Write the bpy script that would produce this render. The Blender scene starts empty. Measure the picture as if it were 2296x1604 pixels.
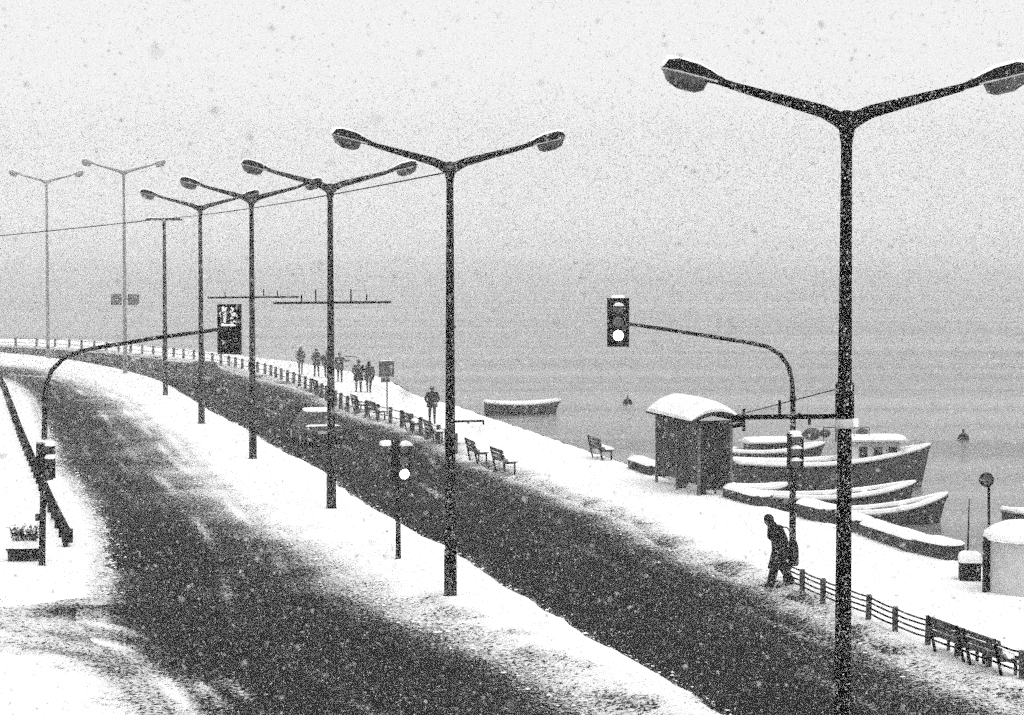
import bpy, bmesh, math, random
import numpy as np
from mathutils import Vector, Matrix, noise

random.seed(7); rng = np.random.default_rng(7)
sc = bpy.context.scene
C = sc.collection
PI = math.pi

# ------------------------------------------------------------------ camera
CAM_Z, FPX, CX, CY, HZ = 8.1, 5000.0, 1148.0, 802.0, 559.0     # pixels of the 2296 x 1604 view of the photograph
PITCH = math.atan((CY-HZ)/FPX)
cd = bpy.data.cameras.new('camera'); cam = bpy.data.objects.new('camera', cd); C.objects.link(cam)
cd.sensor_width = 36; cd.lens = FPX/2296*36; cd.clip_start = .2; cd.clip_end = 9000
cam.location = (0, 0, CAM_Z); cam.rotation_euler = (PI/2-PITCH, 0, 0)
cd.dof.use_dof = True; cd.dof.focus_distance = 55; cd.dof.aperture_fstop = 5.0
sc.camera = cam
# ------------------------------------------------------------------ world, sun, exposure
SUN_EL, SUN_AZ = 62, 150
w = bpy.data.worlds.new('World'); sc.world = w; w.use_nodes = True
wn = w.node_tree; wn.nodes.clear()
sky = wn.nodes.new('ShaderNodeTexSky'); sky.sky_type = 'NISHITA'; sky.sun_disc = False
sky.sun_elevation = math.radians(SUN_EL); sky.sun_rotation = math.radians(SUN_AZ); sky.dust_density = 6; sky.air_density = 1
bw = wn.nodes.new('ShaderNodeRGBToBW'); bg = wn.nodes.new('ShaderNodeBackground'); wo = wn.nodes.new('ShaderNodeOutputWorld')
mx = wn.nodes.new('ShaderNodeMix'); mx.data_type = 'FLOAT'            # overcast: the clear sky is evened out by cloud
mx.inputs[0].default_value = .85; mx.inputs[3].default_value = 9.0
wn.links.new(sky.outputs[0], bw.inputs[0]); wn.links.new(bw.outputs[0], mx.inputs[2])
wn.links.new(mx.outputs[0], bg.inputs[0]); bg.inputs[1].default_value = .1
wn.links.new(bg.outputs[0], wo.inputs[0])
sd = bpy.data.lights.new('sun', 'SUN'); sun = bpy.data.objects.new('sun', sd); C.objects.link(sun)
sd.energy = 1.5; sd.angle = math.radians(35); sd.color = (1, 1, 1)
a_, e_ = math.radians(SUN_AZ), math.radians(SUN_EL)
sdir = Vector((math.sin(a_)*math.cos(e_), math.cos(a_)*math.cos(e_), math.sin(e_)))
sun.rotation_euler = sdir.to_track_quat('Z', 'Y').to_euler(); sun.location = (20, -20, 60)
sc.view_settings.view_transform = 'Standard'; sc.view_settings.look = 'None'
sc.view_settings.exposure = .15; sc.view_settings.gamma = 1; sc.view_settings.use_curve_mapping = False
cy = sc.cycles
cy.use_denoising = False                      # a grainy black-and-white picture: leave the render's own grain in
cy.max_bounces = 5; cy.diffuse_bounces = 2; cy.glossy_bounces = 2; cy.transmission_bounces = 3
cy.transparent_max_bounces = 8; cy.volume_bounces = 3; cy.use_adaptive_sampling = True; cy.adaptive_threshold = .2; cy.adaptive_min_samples = 8; cy.caustics_reflective = False; cy.caustics_refractive = False

# ------------------------------------------------------------------ pixel helpers: a direction, then the plane or depth it meets
def ray(px, py):
    rx, ry = (px-CX)/FPX, (CY-py)/FPX
    c, s = math.cos(PITCH), math.sin(PITCH)
    return Vector((rx, c+ry*s, -s+ry*c))
def G(px, py, z=0.0):
    d = ray(px, py); t = (z-CAM_Z)/d.z
    return Vector((d.x*t, d.y*t, z))
def D(px, py, Y):
    d = ray(px, py); t = Y/d.y
    return Vector((d.x*t, Y, CAM_Z+d.z*t))

# ------------------------------------------------------------------ materials
def pmat(name, col, rough=.6, var=.0, vscale=3.0, bump=0., bscale=20., metal=0., spec=.5, snow=0.):
    m = bpy.data.materials.new(name); m.use_nodes = True; n = m.node_tree.nodes; l = m.node_tree.links
    b = n['Principled BSDF']; b.inputs['Base Color'].default_value = (col, col, col, 1)
    b.inputs['Roughness'].default_value = rough; b.inputs['Metallic'].default_value = metal
    b.inputs['Specular IOR Level'].default_value = spec
    tc = n.new('ShaderNodeTexCoord')
    if var or snow:
        nz = n.new('ShaderNodeTexNoise'); nz.inputs['Scale'].default_value = vscale; nz.inputs['Detail'].default_value = 6
        l.new(tc.outputs['Object'], nz.inputs['Vector'])
        cr = n.new('ShaderNodeValToRGB'); l.new(nz.outputs['Fac'], cr.inputs[0])
        lo, hi = max(0, col*(1-var)), min(1, col*(1+var))
        cr.color_ramp.elements[0].position = .3; cr.color_ramp.elements[1].position = .7
        cr.color_ramp.elements[0].color = (lo, lo, lo, 1); cr.color_ramp.elements[1].color = (hi, hi, hi, 1)
        out = cr.outputs[0]
        if snow:                                  # flecks of driven snow stuck to the surface
            n2 = n.new('ShaderNodeTexNoise'); n2.inputs['Scale'].default_value = 38; n2.inputs['Detail'].default_value = 2
            l.new(tc.outputs['Object'], n2.inputs['Vector'])
            mr = n.new('ShaderNodeMapRange'); mr.inputs[1].default_value = .66-snow; mr.inputs[2].default_value = .69-snow
            l.new(n2.outputs['Fac'], mr.inputs[0])
            mxx = n.new('ShaderNodeMix'); mxx.data_type = 'RGBA'; l.new(mr.outputs[0], mxx.inputs[0])
            l.new(out, mxx.inputs[6]); mxx.inputs[7].default_value = (.85, .85, .85, 1); out = mxx.outputs[2]
        l.new(out, b.inputs['Base Color'])
    if bump:
        nb = n.new('ShaderNodeTexNoise'); nb.inputs['Scale'].default_value = bscale; nb.inputs['Detail'].default_value = 5
        l.new(tc.outputs['Object'], nb.inputs['Vector'])
        bp = n.new('ShaderNodeBump'); bp.inputs['Strength'].default_value = bump; bp.inputs['Distance'].default_value = .03
        l.new(nb.outputs['Fac'], bp.inputs['Height']); l.new(bp.outputs[0], b.inputs['Normal'])
    return m
M = {}
M['pole'] = pmat('black_painted_steel', .005, .7, .4, 4, spec=0., snow=.02)
M['hazed'] = pmat('haze_paled_steel', .2, .6, .2, 4, spec=.2)  # steel lightened so the two far lamps look faded by haze
M['frame'] = pmat('grey_frame', .1, .6, .3, 5, spec=.2)
M['steel'] = pmat('dark_steel', .006, .7, .4, 5, spec=0.)
M['dark'] = pmat('dark_plastic', .007, .7, .3, 8, spec=.08)
M['bowl'] = pmat('lamp_bowl', .05, .35, .3, 6)
M['snow'] = pmat('fresh_snow', .9, .8, .03, 2, .5, 14, spec=.2)
M['rim'] = pmat('grey_rim', .45, .5, .2, 8)
M['lens'] = pmat('dark_lens', .09, .3, .3, 12)
M['hull'] = pmat('dark_hull_paint', .016, .8, .5, 2.5, snow=.0)
M['hull2'] = pmat('weathered_hull_paint', .03, .8, .5, 2.5)
M['cabin'] = pmat('white_cabin_paint', .62, .6, .2, 2)
M['window'] = pmat('dark_window', .008, .3, spec=.15)
M['wood'] = pmat('dark_wet_wood', .03, .7, .5, 6)
M['concrete'] = pmat('wet_dark_concrete', .022, .85, .5, 3, .4, 25)
M['quay'] = pmat('quay_stone', .05, .85, .4, 1.5, .5, 6)
M['coat'] = pmat('dark_coat', .014, .9, .4, 6, spec=.1)
M['coat2'] = pmat('charcoal_coat', .03, .9, .4, 6, spec=.1)
M['skin'] = pmat('skin', .32, .6, .1, 6)
M['hair'] = pmat('dark_hair', .02, .7)
M['car'] = pmat('car_paint_dark', .02, .5, .2, 3, spec=.15)
M['car2'] = pmat('car_paint_grey', .03, .5, .2, 3, spec=.15)
M['tyre'] = pmat('tyre', .01, .9)
M['drum'] = pmat('grey_drum', .46, .7, .08, 3)
M['leaf'] = pmat('dark_leaf', .045, .6, .5, 9)
M['sign'] = pmat('sign_back', .05, .5, .3, 4)
def emis(name, s):
    m = bpy.data.materials.new(name); m.use_nodes = True; b = m.node_tree.nodes['Principled BSDF']
    b.inputs['Base Color'].default_value = (.8, .8, .8, 1); b.inputs['Emission Color'].default_value = (1, 1, 1, 1)
    b.inputs['Emission Strength'].default_value = s; return m
M['lit'] = emis('lit_signal_lens', 5)
def flakemat(name, al):
    m = bpy.data.materials.new(name); m.use_nodes = True; n = m.node_tree.nodes; l = m.node_tree.links
    n.remove(n['Principled BSDF']); o = n['Material Output']
    a = n.new('ShaderNodeBsdfDiffuse'); t = n.new('ShaderNodeBsdfTranslucent'); x = n.new('ShaderNodeMixShader')
    a.inputs[0].default_value = (al, al, al, 1); t.inputs[0].default_value = (al, al, al, 1); x.inputs[0].default_value = .3
    l.new(a.outputs[0], x.inputs[1]); l.new(t.outputs[0], x.inputs[2]); l.new(x.outputs[0], o.inputs[0]); return m
M['flake'] = flakemat('falling_flake', .78); M['dimflake'] = flakemat('silhouetted_flake', .45)  # second flake colour is darkened: close flakes silhouetted against the sky
def glassmat():
    m = bpy.data.materials.new('smoked_shelter_glass'); m.use_nodes = True; n = m.node_tree.nodes; l = m.node_tree.links
    b = n['Principled BSDF']; b.inputs['Base Color'].default_value = (.01,)*3+(1,); b.inputs['Roughness'].default_value = .4; b.inputs['Specular IOR Level'].default_value = .1
    t = n.new('ShaderNodeBsdfTransparent'); t.inputs[0].default_value = (.4,)*3+(1,)
    x = n.new('ShaderNodeMixShader'); x.inputs[0].default_value = .3
    l.new(b.outputs[0], x.inputs[1]); l.new(t.outputs[0], x.inputs[2]); l.new(x.outputs[0], n['Material Output'].inputs[0]); return m
M['glass'] = glassmat()
def groundmat():
    """wet asphalt under slush and snow; the attribute 'cover' says how much snow lies there"""
    m = bpy.data.materials.new('snow_and_slush_on_asphalt'); m.use_nodes = True; n = m.node_tree.nodes; l = m.node_tree.links
    b = n['Principled BSDF']; at = n.new('ShaderNodeAttribute'); at.attribute_name = 'cover'
    tc = n.new('ShaderNodeTexCoord')
    def nz(scale, det, rough=.6):
        q = n.new('ShaderNodeTexNoise'); q.inputs['Scale'].default_value = scale; q.inputs['Detail'].default_value = det
        q.inputs['Roughness'].default_value = rough; l.new(tc.outputs['Object'], q.inputs['Vector']); return q.outputs['Fac']
    def math_(op, a, b_):
        q = n.new('ShaderNodeMath'); q.operation = op
        for k, v in ((0, a), (1, b_)):
            if isinstance(v, (int, float)): q.inputs[k].default_value = v
            else: l.new(v, q.inputs[k])
        return q.outputs[0]
    n1, n2, n3 = nz(12, 4, .75), nz(3.2, 4), nz(.55, 3)
    am = n.new('ShaderNodeMapRange'); am.interpolation_type = 'SMOOTHSTEP'; am.inputs[1].default_value = .75; am.inputs[2].default_value = 1.15
    am.inputs[3].default_value = 3.4; am.inputs[4].default_value = 1.5; l.new(at.outputs['Fac'], am.inputs[0]); amp = am.outputs[0]
    v = math_('ADD', at.outputs['Fac'], math_('MULTIPLY', math_('SUBTRACT', n1, .5), amp))
    v = math_('ADD', v, math_('MULTIPLY', math_('SUBTRACT', n2, .5), .8))
    v = math_('ADD', v, math_('MULTIPLY', math_('SUBTRACT', n3, .5), .45))
    mr = n.new('ShaderNodeMapRange'); mr.interpolation_type = 'SMOOTHSTEP'
    mr.inputs[1].default_value = .42; mr.inputs[2].default_value = .62; l.new(v, mr.inputs[0])
    sn = n.new('ShaderNodeMapRange'); sn.inputs[1].default_value = .2; sn.inputs[2].default_value = .95   # thin slush is greyer than lying snow
    sn.inputs[3].default_value = .5; sn.inputs[4].default_value = .9; l.new(at.outputs['Fac'], sn.inputs[0])
    asph = n.new('ShaderNodeMapRange'); asph.inputs[3].default_value = .006; asph.inputs[4].default_value = .034; l.new(n2, asph.inputs[0])
    mxx = n.new('ShaderNodeMix'); mxx.data_type = 'FLOAT'
    l.new(mr.outputs[0], mxx.inputs[0]); l.new(asph.outputs[0], mxx.inputs[2]); l.new(sn.outputs[0], mxx.inputs[3])
    l.new(mxx.outputs[0], b.inputs['Base Color'])
    r = n.new('ShaderNodeMapRange'); r.inputs[3].default_value = .62; r.inputs[4].default_value = .9; l.new(mr.outputs[0], r.inputs[0])
    l.new(r.outputs[0], b.inputs['Roughness']); b.inputs['Specular IOR Level'].default_value = 0.0
    bp = n.new('ShaderNodeBump'); bp.inputs['Strength'].default_value = .6; bp.inputs['Distance'].default_value = .03
    l.new(v, bp.inputs['Height']); l.new(bp.outputs[0], b.inputs['Normal'])
    return m
M['ground'] = groundmat()
def watermat():
    m = bpy.data.materials.new('grey_sea'); m.use_nodes = True; n = m.node_tree.nodes; l = m.node_tree.links
    b = n['Principled BSDF']; b.inputs['Base Color'].default_value = (.1,)*3+(1,); b.inputs['Roughness'].default_value = .25
    tc = n.new('ShaderNodeTexCoord')
    mp = n.new('ShaderNodeMapping'); mp.inputs['Scale'].default_value = (.5, 1.2, 1); mp.inputs['Rotation'].default_value = (0, 0, .2)
    l.new(tc.outputs['Object'], mp.inputs[0])
    q = n.new('ShaderNodeTexNoise'); q.inputs['Scale'].default_value = 1.6; q.inputs['Detail'].default_value = 6; l.new(mp.outputs[0], q.inputs['Vector'])
    bp = n.new('ShaderNodeBump'); mp2 = n.new('ShaderNodeMapping'); mp2.inputs['Scale'].default_value = (.012, .11, 1); l.new(tc.outputs['Object'], mp2.inputs[0])
    q2 = n.new('ShaderNodeTexNoise'); q2.inputs['Scale'].default_value = 1.; q2.inputs['Detail'].default_value = 5; l.new(mp2.outputs[0], q2.inputs['Vector'])
    r2 = n.new('ShaderNodeMapRange'); r2.inputs[1].default_value = .35; r2.inputs[2].default_value = .65; r2.inputs[3].default_value = .08; r2.inputs[4].default_value = .25
    l.new(q2.outputs['Fac'], r2.inputs[0]); l.new(r2.outputs[0], b.inputs['Base Color'])      # wave and wind-ruffle streaks, their light and dark put into the colour
    bp.inputs['Strength'].default_value = .8; bp.inputs['Distance'].default_value = .2
    l.new(q.outputs['Fac'], bp.inputs['Height']); l.new(bp.outputs[0], b.inputs['Normal']); return m
M['water'] = watermat()

# ------------------------------------------------------------------ mesh helpers
class MB:
    def __init__(s): s.v, s.f = [], []
    def add(s, vs, fs):
        o = len(s.v); s.v += [tuple(p) for p in vs]; s.f += [tuple(o+i for i in f) for f in fs]; return s
    def box(s, c, d, rot=None, taper=1.0):
        x, y, z = d[0]/2, d[1]/2, d[2]/2
        P = [Vector((sx*x*(taper if sz > 0 else 1), sy*y*(taper if sz > 0 else 1), sz*z)) for sz in (-1, 1) for sx, sy in ((-1,-1),(1,-1),(1,1),(-1,1))]
        if rot is not None: P = [rot @ p for p in P]
        c = Vector(c)
        return s.add([p+c for p in P], [(3,2,1,0),(4,5,6,7),(0,1,5,4),(1,2,6,5),(2,3,7,6),(3,0,4,7)])
    def tube(s, pts, r, n=8, cap=True, sq=1.0):
        pts = [Vector(p) for p in pts]; k = len(pts)
        if not hasattr(r, '__len__'): r = [r]*k
        rings = []; prev = None
        for i, p in enumerate(pts):
            t = (pts[min(i+1, k-1)]-pts[max(i-1, 0)]).normalized()
            a = prev if prev is not None else (Vector((1,0,0)) if abs(t.x) < .8 else Vector((0,0,1)))
            a = (a-t*a.dot(t)).normalized(); b = t.cross(a); prev = a
            rings.append([p+(a*math.cos(2*PI*j/n)+b*math.sin(2*PI*j/n)*sq)*r[i] for j in range(n)])
        vs = [q for g in rings for q in g]; fs = []
        for i in range(k-1):
            for j in range(n):
                fs.append((i*n+j, i*n+(j+1)%n, (i+1)*n+(j+1)%n, (i+1)*n+j))
        if cap: fs += [tuple(range(n-1, -1, -1)), tuple(range((k-1)*n, k*n))]
        return s.add(vs, fs)
    def lathe(s, prof, c=(0,0,0), n=20, sx=1., sy=1.):
        vs = [(c[0]+r*math.cos(2*PI*j/n)*sx, c[1]+r*math.sin(2*PI*j/n)*sy, c[2]+z) for r, z in prof for j in range(n)]
        fs = [(i*n+j, i*n+(j+1)%n, (i+1)*n+(j+1)%n, (i+1)*n+j) for i in range(len(prof)-1) for j in range(n)]
        fs += [tuple(range(n-1,-1,-1)), tuple(range((len(prof)-1)*n, len(prof)*n))]
        return s.add(vs, fs)
    def ell(s, c, r, n=12, m=8, rot=None):
        c = Vector(c); vs = []
        for i in range(m+1):
            th = PI*i/m
            for j in range(n):
                p = Vector((r[0]*math.sin(th)*math.cos(2*PI*j/n), r[1]*math.sin(th)*math.sin(2*PI*j/n), r[2]*math.cos(th)))
                vs.append((rot @ p if rot is not None else p)+c)
        fs = [(i*n+j, (i+1)*n+j, (i+1)*n+(j+1)%n, i*n+(j+1)%n) for i in range(m) for j in range(n)]
        return s.add(vs, fs)
    def loft(s, rings, closed=True, cap=True):
        n = len(rings[0]); vs = [p for g in rings for p in g]; fs = []
        for i in range(len(rings)-1):
            for j in range(n if closed else n-1):
                fs.append((i*n+j, i*n+(j+1)%n, (i+1)*n+(j+1)%n, (i+1)*n+j))
        if cap: fs += [tuple(range(n-1,-1,-1)), tuple(range((len(rings)-1)*n, len(rings)*n))]
        return s.add(vs, fs)
    def mesh(s, name, mat, smooth=False):
        me = bpy.data.meshes.new(name); me.from_pydata(s.v, [], s.f); me.materials.append(mat)
        bm = bmesh.new(); bm.from_mesh(me); bmesh.ops.recalc_face_normals(bm, faces=bm.faces); bm.to_mesh(me); bm.free()
        if smooth:
            me.polygons.foreach_set('use_smooth', [True]*len(me.polygons))
            try: me.set_sharp_from_angle(angle=math.radians(40))
            except Exception: pass
        return me
def mobj(name, me, parent=None):
    o = bpy.data.objects.new(name, me); C.objects.link(o); o.parent = parent; return o
def part(name, mb, mat, parent, smooth=True): return mobj(name, mb.mesh(name, M[mat], smooth), parent)
def tag(o, label, cat, group=None):
    o['label'] = label; o['category'] = cat
    if group: o['group'] = group
    return o
def thing(name, label, cat, loc=(0,0,0), rz=0, group=None):
    o = bpy.data.objects.new(name, None); C.objects.link(o); o.location = loc; o.rotation_euler = (0, 0, rz)
    o.empty_display_size = .3; return tag(o, label, cat, group)
def dup(root, loc, rz, label=None, group=None):
    r = root.copy(); C.objects.link(r); r.location = loc; r.rotation_euler = (0, 0, rz)
    if label: r['label'] = label
    if group: r['group'] = group
    for ch in list(root.children):
        c = ch.copy(); C.objects.link(c); c.parent = r
        for g in ch.children:
            d = g.copy(); C.objects.link(d); d.parent = c
    return r

# ------------------------------------------------------------------ the lines of the place (photo pixels on the ground, far to near)
def curve(pix, n, z=0.):
    P = [G(x, y, z) for x, y in pix]
    L = [0]
    for a, b in zip(P, P[1:]): L.append(L[-1]+(b-a).length**.8)
    out = []
    for k in range(n):
        t = L[-1]*k/(n-1); i = max(j for j in range(len(L)-1) if L[j] <= t+1e-9)
        u = (t-L[i])/(L[i+1]-L[i])
        p0, p1, p2, p3 = P[max(i-1,0)], P[i], P[i+1], P[min(i+2,len(P)-1)]
        m1 = (p2-p0)*.5 if i > 0 else p2-p1; m2 = (p3-p1)*.5 if i+2 < len(P) else p2-p1
        # keep tangents in proportion to the span
        d = (p2-p1).length
        m1 = m1.normalized()*d; m2 = m2.normalized()*d
        h = (2*u**3-3*u**2+1, u**3-2*u**2+u, -2*u**3+3*u**2, u**3-u**2)
        out.append(p1*h[0]+m1*h[1]+p2*h[2]+m2*h[3])
    return out
PX = {
 'L4': [(-400,748),(-150,756),(0,761),(140,764),(250,770),(320,777),(463,791),(575,805),(654,813),(760,832),(860,850),(930,885),(990,905),(1040,917),(1110,943),(1200,972),(1290,1004),(1370,1030),(1430,1052),(1520,1085),(1660,1122),(1730,1143),(1850,1172),(1951,1203),(2078,1246),(2152,1262),(2230,1282),(2400,1325),(2700,1400),(3300,1560)],
 'L3': [(-400,760),(-150,771),(0,777),(122,783),(288,796),(381,808),(484,820),(529,836),(575,849),(654,869),(722,893),(766,920),(824,942),(897,962),(971,994),(1029,1022),(1073,1045),(1140,1072),(1227,1105),(1301,1135),(1360,1155),(1405,1178),(1457,1215),(1540,1255),(1640,1295),(1740,1335),(1830,1385),(1900,1430),(2000,1480),(2100,1520),(2200,1560),(2300,1600),(2420,1650),(2900,1860),(3600,2200)],
 'L2': [(-400,773),(-150,785),(0,795),(87,803),(140,810),(175,814),(227,824),(271,833),(336,851),(377,867),(416,890),(463,919),(495,938),(540,960),(604,998),(648,1025),(692,1045),(736,1069),(766,1098),(841,1149),(879,1167),(945,1209),(1000,1232),(1046,1262),(1108,1304),(1138,1328),(1182,1351),(1215,1369),(1300,1425),(1400,1478),(1500,1535),(1610,1604),(1760,1695),(2050,1880),(2700,2300)],
 'L1': [(-400,798),(-150,812),(0,820),(70,826),(153,846),(215,870),(275,897),(305,925),(330,950),(390,985),(430,1040),(480,1090),(530,1135),(600,1180),(690,1235),(760,1290),(850,1355),(960,1410),(1100,1470),(1230,1540),(1340,1604),(1470,1695),(1750,1880),(2350,2300)],
 'L0': [(-400,815),(-150,838),(0,849),(36,861),(66,885),(90,930),(112,985),(133,1040),(174,1091),(209,1142),(235,1193),(245,1244),(242,1295),(237,1346),(232,1390),(262,1435),(320,1485),(385,1545),(450,1604),(560,1695),(760,1880),(1150,2300)],
}
def N3(x, y, s, k=0): return noise.noise(Vector((x*s, y*s, k*7.3)))
def fbm(x, y, s, k=0): return N3(x,y,s,k)+.5*N3(x,y,s*2.1,k+1)+.25*N3(x,y,s*4.3,k+2)
def smooth(a, b, x):
    t = min(1, max(0, (x-a)/(b-a))); return t*t*(3-2*t)
def ribbon(name, A, B, nv, ext, fn, kind='structure'):
    """sheet between two lines; fn(x, y, dA, dB) -> (z, cover); ext metres beyond either line"""
    n = len(A); vs, cov, fs = [], [], []
    for a, b in zip(A, B):
        d = b-a; L = d.length; u = d/L
        for j in range(nv):
            s = -ext+(L+2*ext)*j/(nv-1)
            p = a+u*s
            z, c = fn(p.x, p.y, s, L-s)
            vs.append((p.x, p.y, z)); cov.append(c)
    for i in range(n-1):
        for j in range(nv-1):
            k = i*nv+j; fs.append((k, k+nv, k+nv+1, k+1))
    me = bpy.data.meshes.new(name); me.from_pydata(vs, [], fs); me.materials.append(M['ground'])
    at = me.attributes.new('cover', 'FLOAT', 'POINT'); at.data.foreach_set('value', cov)
    me.polygons.foreach_set('use_smooth', [True]*len(me.polygons)); me.update()
    bm = bmesh.new(); bm.from_mesh(me); bmesh.ops.recalc_face_normals(bm, faces=bm.faces)
    if bm.faces[0].normal.z < 0: bmesh.ops.reverse_faces(bm, faces=bm.faces)
    bm.to_mesh(me); bm.free()
    o = mobj(name, me); o['kind'] = kind; return o
NS = 520
cv = {k: curve(v, NS) for k, v in PX.items()}
# --- pairs matched across the street: for each point of the first line take the nearest of the second
def match(A, B):
    out = []; j = 0
    for a in A:
        best = min(range(max(0, j-3), min(len(B), j+60)), key=lambda q: (B[q]-a).length_squared)
        j = best; out.append(B[best])
    return out
LEFT = [Vector((p.x-70-.25*p.y, p.y+14, 0)) for p in cv['L0']]
# tyre tracks of the turning cars, as slush ridges
TR = [curve(t, 60) for t in ([(180,1390),(300,1420),(400,1490),(520,1600),(640,1700)], [(120,1420),(260,1450),(370,1530),(450,1640)],
                              [(330,1400),(420,1470),(560,1570),(700,1700)], [(60,1450),(200,1480),(330,1590),(380,1680)])]
TRP = np.array([(p.x, p.y) for t in TR for p in t])
def near_track(x, y):
    if y > 56 or y < 33 or x > 2: return 9
    return float(np.sqrt(((TRP-np.array((x, y)))**2).sum(1)).min())
def f_left(x, y, dA, dB):
    c = -.2+.82*math.exp(-max(0,dB)/1.45)+(.6 if y > 50.5 else .3)*math.exp(-max(0,dA)/.5)+(.3*math.exp(-max(0,dA)/.9) if y < 56 else 0)
    lane = (dA-3.1)/1.0; c += .16*math.exp(-lane*lane)
    for q_, kk in ((1.35,1),(2.15,.6),(2.9,1.1),(4.3,.9),(5.0,.5)):
        c += .5*kk*math.exp(-((dA-q_-.25*N3(x,y,.05,30+q_))/.16)**2)*max(0, .25+N3(x,y,.16,31+q_))
    c += .10*fbm(x, y, .35)+.16*fbm(x, y, .11, 2)+.12*smooth(58,75,y)
    if y < 50: c += .5*math.exp(-((near_track(x,y))/.2)**2)*(.6+.9*N3(x,y,.5,5)) + .12*math.exp(-max(0,dA)/1.0)
    return .012*fbm(x,y,1.5), c
def f_right(x, y, dA, dB):
    c = -.2+.54*math.exp(-max(0,dA)/.35)+.82*math.exp(-max(0,dB)/1.1)
    lane = (dA-3.0)/.7; c += .12*math.exp(-lane*lane)
    for q_, kk in ((1.3,.8),(2.9,1.2),(3.5,.7),(4.6,1)):
        c += .5*kk*math.exp(-((dA-q_-.2*N3(x,y,.05,40+q_))/.15)**2)*max(0, .25+N3(x,y,.16,41+q_))
    c += .10*fbm(x, y, .35, 3)+.12*fbm(x, y, .12, 6)+.1*smooth(58,80,y)
    return .012*fbm(x,y,1.5,4), c
def f_median(x, y, dA, dB):
    e1 = dA+.35*fbm(x,y,.6,7); e2 = dB+.10*fbm(x,y,1.1,8)
    z = -.06+.10*smooth(-.5,.7,e1)+.14*smooth(.3,1.3,e1)
    z = min(z, -.06+.24*smooth(-.06,.16,e2)) + (.03*fbm(x,y,.9,9)+.014*fbm(x,y,3.1,10))*smooth(0,.5,min(e1,e2))
    c = .5+.72*smooth(-.4,1.4 if y > 62 else 1.4+.05*(62-y),e1)
    c -= .35*math.exp(-(e2/.5)**2)*max(0, .4+1.2*N3(x,y,.8,11))
    c -= .32*smooth(.15,.5,fbm(x,y,.45,12))*smooth(.3,.0,abs(e1/(max(.1,dA+dB))-.35))*(1 if y < 70 else .3)
    return z, c
def f_prom(x, y, dA, dB):
    e1 = dA+.3*fbm(x,y,.5,13); e2 = dB+.15*fbm(x,y,.8,14)
    z = -.05+.17*smooth(-.2,.6,e1); z = min(z, -.25+.40*smooth(-.3,.35,e2)) + (.03*fbm(x,y,.7,15)+.014*fbm(x,y,2.7,16))*smooth(0,.6,min(e1,e2))
    c = .5+.7*smooth(-.4,2.0,e1); c -= .35*smooth(.1,.5,fbm(x,y,.4,17))*math.exp(-max(0,e1)/1.4)
    return z, c
def f_pave(x, y, dA, dB):          # dA from the far-left end, dB from the kerb
    e = dB+.14*fbm(x,y,.9,18)
    z = -.05+.20*smooth(-.1,.45,e)+(.03*fbm(x,y,.6,19)+.012*fbm(x,y,2.6,20))*smooth(0,.8,e)
    c = .62+.6*smooth(0,1.1,e)+.1*min(0, fbm(x,y,.35,25))
    near = smooth(51.5, 49.4, y-max(0,x+12.2)**2*.33+.4*fbm(x,y,.5,21)); z = z*(1-near)-.04*near
    return z, c
def f_side(x, y, dA, dB):
    c = .80-.42*math.exp(-((y-49.2+.12*(x+9))/1.0)**2)*smooth(-11.3,-9.8,x)+.25*fbm(x,y,.5,22)-.42*math.exp(-max(0,dB)/1.0)*(.8+.6*N3(x,y,.7,23))
    d = near_track(x, y); c -= .22*math.exp(-(d/.28)**2)
    if y < 44: c += .25*smooth(0,3,dB)
    return .02*fbm(x,y,1.1,24)+.03*smooth(.3,.9,c)-.09*smooth(.55,.15,dB), c
ribbon('road', match(cv['L1'], cv['L0']), cv['L1'], 46, .6, f_left)
ribbon('road', match(cv['L3'], cv['L2']), cv['L3'], 44, .6, f_right)
ribbon('median_strip', match(cv['L2'], cv['L1']), cv['L2'], 34, .7, f_median)
ribbon('promenade', match(cv['L4'], cv['L3']), cv['L4'], 44, .5, f_prom)
pa = [(a, b) for a, b in zip(LEFT, cv['L0']) if b.y > 48.3]
def dense(A, B): return A, B
ribbon('pavement', [a for a, b in pa], [b for a, b in pa], 190, .35, f_pave)
ps = [(a, b) for a, b in zip(LEFT, cv['L0']) if b.y < 54]
ribbon('side_road', [a for a, b in ps], [b for a, b in ps], 220, .5, f_side)
# the land below, one sheet, and the quay wall down to the water
q = curve(PX['L4'], 160)
base = MB(); vs = [(p.x+.05, p.y, -.12) for p in q]; far = [(-420, p.y+8, -.12) for p in q]
base.add(vs+far, [(i, i+1, 160+i+1, 160+i) for i in range(159)])
o = mobj('ground', base.mesh('ground', M['snow'])); o['kind'] = 'structure'
b2 = MB(); b2.add([(-420, -40, -.14), (40, -40, -.14), (40, q[-1].y+.0, -.14), (-420, q[-1].y+9, -.14)], [(0,1,2,3)])
o = mobj('ground', b2.mesh('ground', M['snow'])); o['kind'] = 'structure'
qw = MB(); qw.add([(p.x+.05, p.y, .02) for p in q]+[(p.x+.12, p.y, -3.) for p in q], [(i, i+1, 160+i+1, 160+i) for i in range(159)])
o = mobj('quay_wall', qw.mesh('quay_wall', M['quay'])); o['kind'] = 'structure'
WZ = -1.2
wm = MB(); wm.add([(-2500, -60, WZ), (2500, -60, WZ), (2500, 3400, WZ), (-2500, 3400, WZ)], [(0,1,2,3)])
o = mobj('water', wm.mesh('water', M['water'])); o['kind'] = 'structure'

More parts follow.
